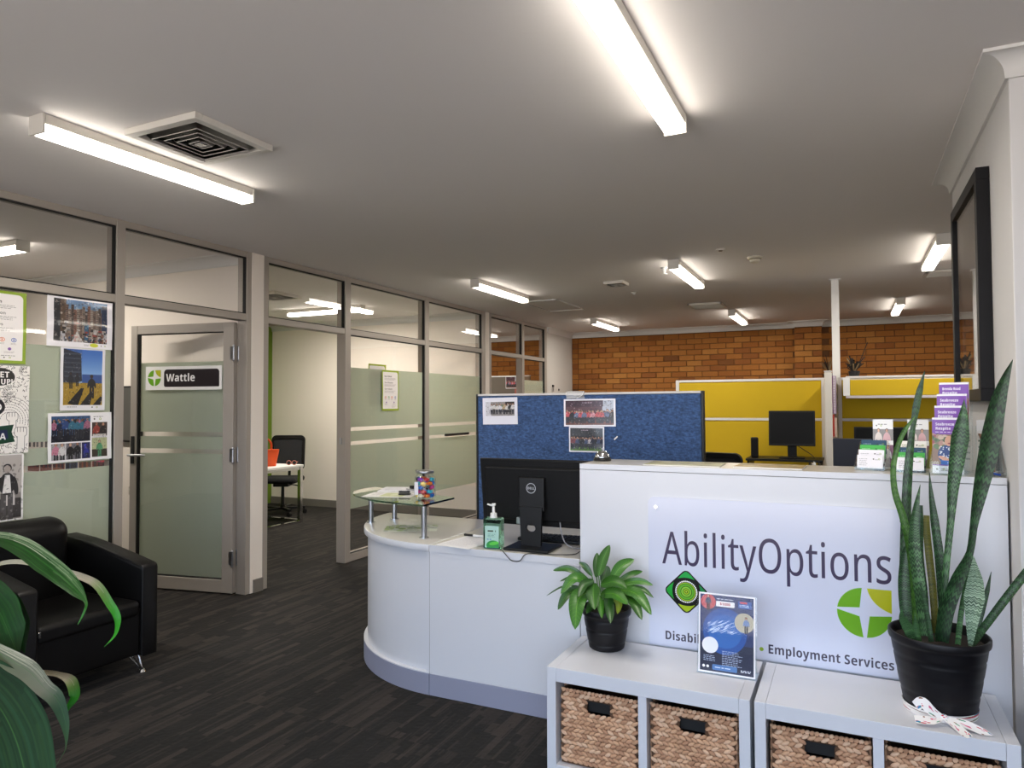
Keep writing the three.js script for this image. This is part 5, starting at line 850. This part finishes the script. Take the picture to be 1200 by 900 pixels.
  part(t, 'leaf', leafGeo([[-0.02, 0.6, 0.02, 0.04], [-0.12, 0.8, 0.1, 0.09], [-0.24, 0.86, 0.2, 0.07], [-0.34, 0.8, 0.28, 0.002]], [0, 1, 0.5], 0.14, 26, 0.02), PM[1]);
}

// ------------------------------------------------------------------ armchair
{
  const t = thing('leather_armchair', 'black leather tub armchair with chrome feet against the glass partition', 'armchair', [-3.8, 0, -2.35]);
  // local frame: +x is the front (towards the room), z along the glass
  part(t, 'base', rbox(0.66, 0.26, 0.56, 0.02, -0.018, 0.235, 0.0), M.leather);
  part(t, 'seat_cushion', rbox(0.60, 0.09, 0.545, 0.028, 0.02, 0.355, 0.0, 4), M.leather);
  const arm = s => { const sh = new THREE.Shape(); sh.moveTo(-0.375, 0.095); sh.lineTo(0.325, 0.095); sh.lineTo(0.326, 0.56); sh.quadraticCurveTo(0.324, 0.585, 0.30, 0.59); sh.quadraticCurveTo(0.02, 0.65, -0.2, 0.685); sh.lineTo(-0.375, 0.70); sh.closePath(); return new THREE.ExtrudeGeometry(sh, { depth: 0.07, bevelEnabled: true, bevelSize: 0.012, bevelThickness: 0.014, bevelOffset: -0.012, bevelSegments: 4, curveSegments: 10 }).translate(0, 0, s > 0 ? 0.285 : -0.357); };
  part(t, 'arm', toCreasedNormals(arm(1), 0.7), M.leather); part(t, 'arm', toCreasedNormals(arm(-1), 0.7), M.leather);
  const bs = new THREE.Shape(); bs.moveTo(-0.36, 0.14); bs.lineTo(-0.24, 0.14); bs.lineTo(-0.215, 0.42); bs.quadraticCurveTo(-0.215, 0.66, -0.20, 0.74); bs.quadraticCurveTo(-0.205, 0.79, -0.27, 0.795); bs.quadraticCurveTo(-0.34, 0.79, -0.35, 0.72); bs.closePath();
  part(t, 'backrest', toCreasedNormals(new THREE.ExtrudeGeometry(bs, { depth: 0.26, bevelEnabled: true, bevelSize: 0.06, bevelThickness: 0.085, bevelOffset: -0.02, bevelSegments: 10, curveSegments: 14 }).translate(0, 0, -0.115), 0.9), M.leather);
  part(t, 'back_panel', rbox(0.07, 0.56, 0.56, 0.03, -0.345, 0.38, 0, 3), M.leather);
  for (const [x, z] of [[0.255, 0.285], [0.255, -0.285], [-0.27, 0.285], [-0.27, -0.285]]) {
    const s = z > 0 ? 1 : -1;
    part(t, 'foot', merge([tube([[x - 0.02, 0.098, z - s * 0.03], [x + 0.03, 0.012, z + s * 0.02]], 0.006, 6, 8), tube([[x + 0.03, 0.098, z - s * 0.03], [x + 0.034, 0.012, z + s * 0.02]], 0.006, 6, 8), tube([[x, 0.098, z + s * 0.02], [x + 0.028, 0.012, z + s * 0.022]], 0.006, 6, 8), cyl(0.02, 0.014, 0.012, x + 0.031, 0.0005, z + s * 0.021, 16), rbox(0.07, 0.006, 0.07, 0.002, x + 0.005, 0.1, z - s * 0.008)]), M.chrome);
  }
  part(t, 'buckle', rbox(0.008, 0.03, 0.012, 0.003, 0.319, 0.365, 0.262), M.chrome);
}

// ------------------------------------------------------------------ posters and signs on the glass
{
  const gx = -4.2255, R = Math.PI / 2, zc = (a, b) => (a + b) / 2;
  const stick = (name, w, h, map, label, cat, y, z, tilt, seed, x = gx + 0.0015) => { const o = single(name, sheetGeo(w, h, 0.001, 0.0018, seed), sheetMats(map, 0.28, '#e8e6e2', 0.9), label, cat, [x, 1.45 + (y - 1.45) * 1.009, z * 1.009]); o.rotation.set(0, R, tilt, 'YXZ'); o.scale.set(1.009, 1.009, 1); return o; };
  stick('framed_notice', 0.30, 0.40, T_cert, 'green bordered notice listing vision, mission and values, above the doodle poster', 'notice', 1.889, -2.26, 0.0, 1);
  stick('doodle_poster', 0.34, 0.485, T_doodle, 'black and white doodle poster reading GET UP! with raised fists', 'poster', 1.435, -2.262, 0, 2);
  stick('portrait_poster', 0.275, 0.367, T_bw, 'black and white photo poster of two standing men behind the armchair', 'poster', 1.006, -2.27, 0, 3);
  stick('city_photo_sheet', 0.402, 0.295, T_city, 'printed colour photo of a crowded city street, highest beside the door', 'photograph', 1.952, -2.724, 0.0, 4);
  stick('street_photo_sheet', 0.277, 0.375, T_street, 'printed photo with blue sky and long yellow shadows, below the city photo', 'photograph', 1.614, -2.742, 0, 5);
  stick('collage_sheet', 0.39, 0.29, T_collage, 'sheet with a collage of six group photos, lowest beside the door', 'photograph', 1.268, -2.731, 0.01, 6, gx + 0.0052);
  stick('office_notice', 0.29, 0.405, T_cert2, 'green bordered notice on the frosted glass of the second office', 'notice', 1.60, -5.925, 0.0, 7);
  stick('office_notice', 0.29, 0.405, T_cert2, 'back notice with green border behind frosted glass, mostly hidden', 'notice', 1.655, -5.74, 0.0, 8, -4.252);
  const d = Math.PI + Math.atan2(0.123, 0.676), c = Math.cos(d), s = Math.sin(d), lx = 0.472, lz = -0.0082;   // on the open door, facing the room
  const w = single('door_sign', sheetGeo(0.715, 0.188, 0.002), sheetMats(T_door, 0.35, '#e8e6e2', 0.3), 'white sign reading Wattle with a green star logo on the door', 'sign', [-4.292 + lx * c + lz * s, 1.673, -4.02 - lx * s + lz * c]); w.rotation.y = d + Math.PI;
}

// ------------------------------------------------------------------ framed picture on the stub wall
{
  const t = thing('framed_picture', 'large picture in a deep black frame hanging on the short wall', 'framed picture', [0.5145, 1.92, -3.67], -Math.PI / 2);
  const w = 0.76, h = 0.925, b = 0.05, d = 0.046;   // local +z faces the room
  part(t, 'frame', merge([rbox(w, b, d, 0.002, 0, h / 2 - b / 2, d / 2), rbox(w, b, d, 0.002, 0, -h / 2 + b / 2, d / 2), rbox(b, h - 2 * b, d, 0.002, -w / 2 + b / 2, 0, d / 2), rbox(b, h - 2 * b, d, 0.002, w / 2 - b / 2, 0, d / 2)]), phy('#050408', 0.5, { specularIntensity: 0.6 }));
  part(t, 'print', box(w - 2 * b, h - 2 * b, 0.004, 0, 0, 0.012), std('#ffffff', 0.8, { map: T_frameArt }));
  part(t, 'glazing', box(w - 2 * b, h - 2 * b, 0.002, 0, 0, 0.034), phy('#ffffff', 0, { transmission: 1, thickness: 0, ior: 1.9, side: THREE.DoubleSide }));
}

// ------------------------------------------------------------------ workstations behind the counter
const Z = -7.4;
function yellowScreen(label, x0, x1, mid) {
  const t = thing('yellow_office_screen', label, 'office screen', [(x0 + x1) / 2, 0, Z]), w = (x1 - x0) / 2;
  part(t, 'frame_post', span(-w, -w + 0.034, 0, 1.698, -0.026, 0.026, 0.003), M.screenFrame); part(t, 'frame_post', span(w - 0.034, w, 0, 1.698, -0.026, 0.026, 0.003), M.screenFrame);
  part(t, 'top_rail', span(-w + 0.0345, w - 0.0345, 1.674, 1.698, -0.026, 0.026, 0.003), M.screenFrame);
  part(t, 'middle_rail', span(-w + 0.0345, w - 0.0345, 1.285, 1.31, -0.0255, 0.0255, 0.002), M.screenFrame);
  part(t, 'fabric_panel', boxUV(span(-w + 0.0345, w - 0.0345, 1.3105, 1.6735, -0.02, 0.02, 0.004), 0.3), M.yellow, 'upper yellow fabric panel'); part(t, 'fabric_panel', boxUV(span(-w + 0.0345, w - 0.0345, 0.12, 1.2845, -0.02, 0.02, 0.004), 0.3), M.yellow, 'lower yellow fabric panel');
  part(t, 'bottom_rail', span(-w + 0.0345, w - 0.0345, 0.0, 0.119, -0.025, 0.025, 0.003), M.screenFrame);
  return t;
}
yellowScreen('yellow fabric office screen left of the white pole, behind the monitor', -1.622, -0.199);
yellowScreen('yellow fabric office screen right of the white pole, under overhead cupboard', -0.09, 1.36);
{
  const t = thing('screen_post', 'grey metal post with a side screen between the two yellow screens', 'post', [-0.163, 0, -7.0]);
  part(t, 'post', rbox(0.062, 1.735, 0.062, 0.012, 0, 0.8685, 0), M.lampBody); part(t, 'cap', rbox(0.066, 0.012, 0.066, 0.004, 0, 1.742, 0), M.screenFrame);
  part(t, 'side_screen', span(-0.018, 0.018, 0.02, 1.68, -0.43, -0.032, 0.003), M.yellow);
  const p = thing('service_pole', 'white vertical service pole from floor to ceiling behind the yellow screens', 'pole', [-0.1, 0, -7.475]);
  part(p, 'pole', rbox(0.068, 2.647, 0.068, 0.005, 0, 1.3245, 0), M.white); part(p, 'collar', rbox(0.1, 0.012, 0.1, 0.003, 0, 2.6425, 0), M.white);
}
function hung(name, w, h, d, mat, label, cat, x, y, z) { return single(name, box(w, h, d), mat, label, cat, [x, y, z]); }
{
  const mag = tex(128, 512, (c, w, h) => { c.fillStyle = '#b9a9bd'; c.fillRect(0, 0, w, h); c.fillStyle = '#6a3f66'; c.fillRect(0, 0, 60, h); c.fillStyle = '#e9e4ea'; c.fillRect(64, 10, 26, h - 60); lines(c, 66, 30, 50, 26, 17, 6, '#7a5a74', 3); });
  hung('hanging_magazine', 0.042, 0.345, 0.20, std('#ffffff', 0.5, { map: mag }), 'purple and white magazine hanging upright beside the grey post', 'magazine', -0.1215, 1.53, -7.14);
  hung('red_folder', 0.026, 0.20, 0.19, std('#b0301f', 0.6), 'red folder hanging below the purple magazine beside the post', 'folder', -0.131, 1.252, -7.13);
  hung('cream_folder', 0.018, 0.17, 0.18, std('#d9c7b4', 0.6), 'cream folder hanging next to the red folder beside the post', 'folder', -0.1075, 1.235, -7.14);
}
{ // overhead cupboard
  const t = thing('overhead_cupboard', 'overhead cupboard with yellow front and pale rail on right yellow screen', 'cupboard', [0.40, 1.50, -7.36]);
  part(t, 'carcass', span(-0.42, 0.93, 0.0, 0.178, -0.012, 0.30, 0.002), M.screenFrame);
  part(t, 'front', boxUV(span(-0.385, 0.9, 0.022, 0.163, 0.3005, 0.315, 0.003), 0.3), M.yellow, 'yellow fabric front');
  part(t, 'bottom_rail', rbox(1.33, 0.022, 0.018, 0.003, 0.245, 0.008, 0.31), std('#c9c0c4', 0.5)); part(t, 'top_rail', rbox(1.35, 0.018, 0.02, 0.003, 0.255, 0.187, 0.30), M.screenFrame);
  part(t, 'end_bracket', span(-0.442, -0.387, 0.02, 0.182, 0.3005, 0.32, 0.003), M.white);
  const v = thing('twig_plant', 'dark dry twiggy plant in pot on top of the overhead cupboard', 'plant', [0.05, 1.697, -7.2]);
  part(v, 'pot', lathe([[0.0001, 0.001], [0.04, 0], [0.05, 0.05], [0.046, 0.05], [0.04, 0.046], [0.0001, 0.046]], 24), M.black);
  const rt = rng(8), dark = std('#241d18', 0.8), lite = std('#8a7350', 0.8);
  for (let i = 0; i < 22; i++) { const a = rt() * 6.28, r = 0.03 + rt() * 0.07, h = 0.08 + rt() * 0.12; part(v, 'twig', tube([[0, 0.04, 0], [Math.cos(a) * r * 0.4, h * 0.6, Math.sin(a) * r * 0.4], [Math.cos(a) * r, h, Math.sin(a) * r]], 0.003 + rt() * 0.004, 8, 5), i % 5 ? dark : lite); }
  for (let i = 0; i < 12; i++) { const a = rt() * 6.28, r = 0.05 + rt() * 0.05, h = 0.07 + rt() * 0.1; part(v, 'dry_leaf', leafGeo([[0, 0.045, 0, 0.012], [Math.cos(a) * r * 0.5, 0.05 + h * 0.7, Math.sin(a) * r * 0.5, 0.02], [Math.cos(a) * r, h, Math.sin(a) * r, 0.001]], [Math.cos(a) * 0.3, 0.3, 1], 0.2, 8), M.dryLeaf); }
  part(v, 'twig', tube([[0, 0.04, 0], [0.05, 0.14, 0], [0.10, 0.27, 0], [0.115, 0.31, 0]], 0.004, 10, 5), dark);
  const u = thing('dry_twigs', 'thin pale twigs in a narrow pot left of the white pole', 'plant', [-0.17, 0, -7.69]);
  part(u, 'stand', merge([rbox(0.2, 0.02, 0.2, 0.004, 0, 1.66, 0), cyl(0.02, 0.02, 1.64, 0, 0.01, 0), cyl(0.12, 0.12, 0.012, 0, 0, 0)]), M.black);
  part(u, 'pot', cyl(0.035, 0.045, 0.08, 0, 1.6705, 0), M.black);
  for (let i = 0; i < 14; i++) { const a = rt() * 6.28, r = 0.03 + rt() * 0.06, h = 0.1 + rt() * 0.1; part(u, 'twig', tube([[0, 1.74, 0], [Math.cos(a) * r * 0.5, 1.74 + h * 0.6, Math.sin(a) * r * 0.5], [Math.cos(a) * r, 1.74 + h, Math.sin(a) * r]], 0.0025, 8, 5), i % 3 ? lite : dark); }
}
function officeDesk(label, x0, x1) {
  const t = thing('office_desk', label, 'desk', [(x0 + x1) / 2, 0, -7.02]), w = (x1 - x0) / 2;
  part(t, 'desktop', span(-w, w, 0.705, 0.73, -0.34, 0.38, 0.003), M.deskTop);
  for (const s of [-1, 1]) part(t, 'leg_panel', span(s * (w - 0.05), s * (w - 0.025), 0, 0.7045, -0.33, 0.36, 0.002), M.laminate);
  part(t, 'modesty_panel', span(-w + 0.051, w - 0.051, 0.3, 0.7045, -0.33, -0.31, 0.001), M.laminate); return t;
}
officeDesk('white office desk in front of the left yellow screen', -1.60, -0.215);
officeDesk('white office desk in front of the right yellow screen', -0.06, 1.34);
{
  const t = thing('desk_riser', 'black raised shelf on the far desk carrying monitor and speaker', 'desk riser', [-0.545, 0.7305, -7.10]);
  part(t, 'top', rbox(0.66, 0.022, 0.42, 0.004, 0, 0.203, 0), M.plastic); for (const s of [-1, 1]) part(t, 'side', span(s * 0.30, s * 0.318, 0, 0.1915, -0.2, 0.2, 0.002), M.plastic); part(t, 'lower_tray', rbox(0.598, 0.012, 0.36, 0.003, 0, 0.09, 0), M.black);
  const y = 0.7305 + 0.2145;
  const m = thing('square_monitor', 'small black monitor on the riser before the yellow screen', 'computer monitor', [-0.478, y, -7.02], 0.03);
  const s = part(m, 'screen', new RoundedBoxGeometry(0.40, 0.325, 0.03, 3, 0.006).rotateX(-0.1).translate(0, 0.278, 0), M.plastic); part(s, 'display', new RoundedBoxGeometry(0.375, 0.29, 0.002, 2, 0.0008).rotateX(-0.1).translate(0, 0.2805, 0.0148), M.screen);
  part(m, 'neck', span(-0.04, 0.04, 0.012, 0.16, -0.05, -0.025, 0.005), M.plastic); part(m, 'base', rbox(0.22, 0.014, 0.17, 0.006, 0, 0.0075, -0.02), M.plastic);
  part(m, 'cable', tube([[0.03, 0.13, -0.03], [0.1, 0.08, -0.03], [0.17, 0.03, -0.03], [0.19, 0.004, -0.02]], 0.004, 16, 6), M.black);
  const k = thing('desk_speaker', 'slim black upright speaker left of the small monitor', 'speaker', [-0.808, y, -7.02], 0.15);
  part(k, 'cabinet', rbox(0.066, 0.19, 0.09, 0.012, 0, 0.0955, 0), M.plastic); part(k, 'grille', rbox(0.056, 0.165, 0.004, 0.0015, 0, 0.098, 0.0465), M.blackMatt);
  const rp = rng(4); for (let i = 0; i < 4; i++) { const o = single('loose_paper', sheetGeo(0.15, 0.2, 0.004).rotateX(-Math.PI / 2), M.paper, ['white papers under the left end of the black riser', 'white papers under the middle of the black riser', 'white papers under the monitor on the black riser', 'white papers at the right end under the riser'][i], 'paper', [-0.735 + i * 0.125, 0.7305 + 0.0985, -6.99 - 0.02 * i], 0.3 * (i % 3) - 0.3); o.scale.set(0.8, 1, 0.8); }
  const f = thing('document_tray', 'black wire tray with white papers beside the grey post', 'tray', [-0.275, 0.731, -6.755], 0.15);
  part(f, 'tray', merge([span(-0.04, 0.04, 0, 0.004, -0.1, 0.1), span(-0.04, -0.036, 0.004, 0.2, -0.1, 0.1), span(0.036, 0.04, 0.004, 0.2, -0.1, 0.1)]), M.black); part(f, 'papers', merge([box(0.003, 0.19, 0.16, -0.015, 0.1, 0), box(0.004, 0.2, 0.15, 0.006, 0.106, 0).rotateZ(0.04)]), M.paper);
}
function officeChair(label, x, z, turn) {
  const t = thing('office_chair', label, 'office chair', [x, 0, z], turn);   // +z is the front of the chair
  const star = []; for (let i = 0; i < 5; i++) { const a = i / 5 * Math.PI * 2 + 0.3; star.push(new THREE.BoxGeometry(0.28, 0.028, 0.04).translate(0.15, 0.085, 0).rotateY(a)); }
  part(t, 'star_base', merge([...star, cyl(0.04, 0.03, 0.06, 0, 0.07, 0)]), M.plastic);
  for (let i = 0; i < 5; i++) { const a = i / 5 * Math.PI * 2 + 0.3; part(t, 'caster', merge([new THREE.CylinderGeometry(0.028, 0.028, 0.016, 16).rotateX(Math.PI / 2).translate(0, 0.029, -0.012), new THREE.CylinderGeometry(0.028, 0.028, 0.016, 16).rotateX(Math.PI / 2).translate(0, 0.029, 0.012), box(0.012, 0.04, 0.012, 0, 0.055, 0)]).rotateY(a + 0.6).translate(Math.cos(a) * 0.28, 0, -Math.sin(a) * 0.28), M.black); }
  part(t, 'gas_lift', cyl(0.025, 0.018, 0.30, 0, 0.12, 0), M.black);
  part(t, 'seat', rbox(0.48, 0.075, 0.46, 0.035, 0, 0.465, 0.02, 4), std('#131315', 0.9));
  part(t, 'lever', tube([[0.08, 0.40, 0.0], [0.2, 0.385, 0.02], [0.27, 0.36, 0.03]], 0.008, 10, 8), M.plastic);
  part(t, 'mechanism', rbox(0.2, 0.06, 0.2, 0.01, 0, 0.405, 0), M.plastic);
  part(t, 'back_support', tube([[0, 0.40, -0.1], [0, 0.42, -0.25], [0, 0.52, -0.285], [0, 0.72, -0.265]], 0.02, 14, 8), M.plastic);
  const sh = new THREE.Shape(), hh = new THREE.Path(), rr = (p, w, h, r) => { p.moveTo(-w + r, -h); p.lineTo(w - r, -h); p.absarc(w - r, -h + r, r, -Math.PI / 2, 0); p.lineTo(w, h - r); p.absarc(w - r, h - r, r, 0, Math.PI / 2); p.lineTo(-w + r, h); p.absarc(-w + r, h - r, r, Math.PI / 2, Math.PI); p.lineTo(-w, -h + r); p.absarc(-w + r, -h + r, r, Math.PI, Math.PI * 1.5); };
  rr(sh, 0.225, 0.235, 0.06); rr(hh, 0.195, 0.195, 0.045); sh.holes.push(hh);
  const tilt = g => g.rotateX(-0.1).translate(0, 0.805, -0.235);
  const fr = part(t, 'back_frame', tilt(new THREE.ExtrudeGeometry(sh, { depth: 0.022, bevelEnabled: true, bevelSize: 0.004, bevelThickness: 0.004, bevelSegments: 2 })), M.plastic);
  part(fr, 'mesh_back', tilt(box(0.40, 0.40, 0.004, 0, 0, 0.01)), phy('#26262a', 0.95, { transmission: 0.35, thickness: 0 }));
  return t;
}
officeChair('black mesh office chair at the far desk, showing above the ledge', -0.955, -6.35, Math.PI - 0.25);
{
  const t = thing('grey_monitor', 'dark blue-grey monitor back standing behind the left card holder', 'computer monitor', [0.022, 0.7305, -6.72], 0);
  part(t, 'screen', rbox(0.30, 0.27, 0.03, 0.006, 0, 0.285, 0), std('#2b2f3c', 0.45)); part(t, 'neck', span(-0.03, 0.03, 0.012, 0.17, -0.045, -0.016, 0.004), M.plastic); part(t, 'base', rbox(0.2, 0.014, 0.16, 0.005, 0, 0.0075, -0.02), M.plastic); 
  const u = thing('wide_black_monitor', 'wide black monitor on the desk under the overhead cupboard', 'computer monitor', [0.33, 0.7305, -7.08], 0);
  const s = part(u, 'screen', rbox(0.58, 0.35, 0.03, 0.006, 0, 0.335, 0), M.plastic); part(s, 'display', rbox(0.555, 0.325, 0.002, 0.0008, 0, 0.337, 0.0165), M.screen); part(u, 'neck', span(-0.03, 0.03, 0.012, 0.3, -0.045, -0.016, 0.004), M.plastic); part(u, 'base', rbox(0.22, 0.014, 0.18, 0.005, 0, 0.0075, -0.02), M.plastic);
}

// ------------------------------------------------------------------ small offices behind the glass
{
  const t = thing('meeting_desk', 'white desk on chrome sled legs inside the second office', 'desk', [-6.5, 0, -6.15]);
  part(t, 'desktop', span(-0.36, 0.36, 0.69, 0.718, -0.70, 0.70, 0.003), M.white);
  for (const z of [-0.67, 0.67]) part(t, 'leg_frame', merge([box(0.045, 0.688, 0.045, 0.33, 0.3445, z), box(0.045, 0.688, 0.045, -0.33, 0.3445, z), box(0.62, 0.04, 0.045, 0, 0.021, z), box(0.62, 0.03, 0.045, 0, 0.674, z)]), M.chrome);
  part(t, 'floor_bar', merge([box(0.04, 0.03, 1.30, 0.33, 0.0155, 0), box(0.03, 0.03, 1.30, 0.33, 0.673, 0)]), M.chrome);
  officeChair('black mesh office chair behind the desk in the second office', -6.86, -7.25, 0.45);
  const b = thing('orange_bag', 'orange handbag with tall handles on the desk in the second office', 'bag', [-6.37, 0.7185, -6.45], 0.9);
  const om = std('#d9501a', 0.55);
  const g = new THREE.CylinderGeometry(0.155, 0.115, 0.2, 28, 1).scale(1, 1, 0.42).translate(0, 0.101, 0); part(b, 'body', g, om);
  for (const z of [-0.04, 0.04]) part(b, 'handle', tube([[-0.06, 0.19, z], [-0.055, 0.28, z], [0, 0.335, z], [0.055, 0.28, z], [0.06, 0.19, z]], 0.008, 24, 8), om);
  const s = thing('sunglasses', 'pink sunglasses on the desk near the orange bag', 'glasses', [-6.2, 0.7185, -6.70], 0.6);
  const pm = std('#c07a6a', 0.4); part(s, 'frame', merge([new THREE.TorusGeometry(0.026, 0.004, 8, 20).translate(-0.032, 0.031, 0), new THREE.TorusGeometry(0.026, 0.004, 8, 20).translate(0.032, 0.031, 0), box(0.016, 0.005, 0.005, 0, 0.036, 0)]), pm); for (const q of [-1, 1]) part(s, 'lens', new THREE.CylinderGeometry(0.025, 0.025, 0.002, 18).rotateX(Math.PI / 2).translate(q * 0.032, 0.031, 0), M.black); part(s, 'temple', merge([box(0.004, 0.006, 0.12, -0.058, 0.033, -0.06), box(0.004, 0.006, 0.12, 0.058, 0.033, -0.06)]), pm);
}
{
  const o = thing('wall_screen', 'dark grey flat screen on the white wall behind the open door', 'screen', [-5.75, 1.385, -4.0885]);
  part(o, 'body', rbox(0.64, 0.48, 0.035, 0.006, 0, 0, 0.0185), M.plastic); part(o, 'display', rbox(0.61, 0.45, 0.002, 0.0008, 0, 0, 0.0372), std('#5a5a56', 0.35));
  const p = thing('power_box', 'beige wall power box low behind the open door edge', 'power outlet', [-5.46, 0.735, -4.0885]);
  part(p, 'box', rbox(0.16, 0.07, 0.05, 0.005, 0, 0, 0.0265), std('#c7bdb0', 0.6)); part(p, 'cover_strip', rbox(0.15, 0.012, 0.004, 0.001, 0, 0.01, 0.0537), M.lampBody);
  const b = thing('photo_board', 'board of colourful photographs glimpsed through the clear stripes', 'pinboard', [-6.45, 0.93, -4.0885]);
  part(b, 'board', box(1.2, 0.62, 0.014, 0, 0, 0.0085), M.white); part(b, 'photo_sheet', box(1.14, 0.57, 0.001, 0, 0, 0.0163), std('#ffffff', 0.5, { map: T_strip }));
}
{ // last office: grey pinboard screen with a photo
  const t = thing('grey_pinboard', 'grey pinboard screen with white top edge in the last office', 'pinboard', [-5.6, 0, -10.9]);
  part(t, 'panel', span(-0.75, 0.75, 0.05, 1.93, -0.02, 0.02, 0.003), std('#6f675e', 0.9)); part(t, 'top_edge', span(-0.75, 0.75, 1.9305, 1.95, -0.024, 0.024, 0.003), M.white); for (const x of [-0.7, 0.7]) part(t, 'foot', rbox(0.05, 0.05, 0.4, 0.006, x, 0.0255, 0.0), M.alum);
  single('pinned_office_photo', sheetGeo(0.23, 0.21, 0.001), sheetMats(T_grp1, 0.4), 'white bordered photo pinned to the grey pinboard', 'photograph', [-5.185, 1.835, -10.8785]);
  single('red_note', sheetGeo(0.06, 0.1, 0.001), std('#b8665a', 0.7), 'small red note below the photo on the grey pinboard', 'note', [-5.10, 1.67, -10.8785]);
  const h = thing('key_hook', 'black hook with hanging keys on the white wall near the bricks', 'hook', [-4.1985, 1.715, -10.3], Math.PI / 2);
  part(h, 'plate', rbox(0.05, 0.035, 0.02, 0.006, 0, 0.03, 0.0105), M.black); part(h, 'keys', merge([new THREE.TorusGeometry(0.018, 0.003, 6, 16).translate(0, 0.0, 0.014), rbox(0.016, 0.045, 0.003, 0.001, 0.006, -0.035, 0.014), rbox(0.014, 0.04, 0.003, 0.001, -0.012, -0.032, 0.014)]), M.steel);
  const k = single('wall_stud', lathe([[0.0001, 0.012], [0.014, 0.010], [0.018, 0.0], [0.0001, 0.0]], 20).rotateX(Math.PI / 2).rotateY(Math.PI / 2), M.black, 'small black round stud on the white wall beside the key hook', 'hook', [-4.1985, 1.69, -10.56]);
}

renderer.render(scene, camera);
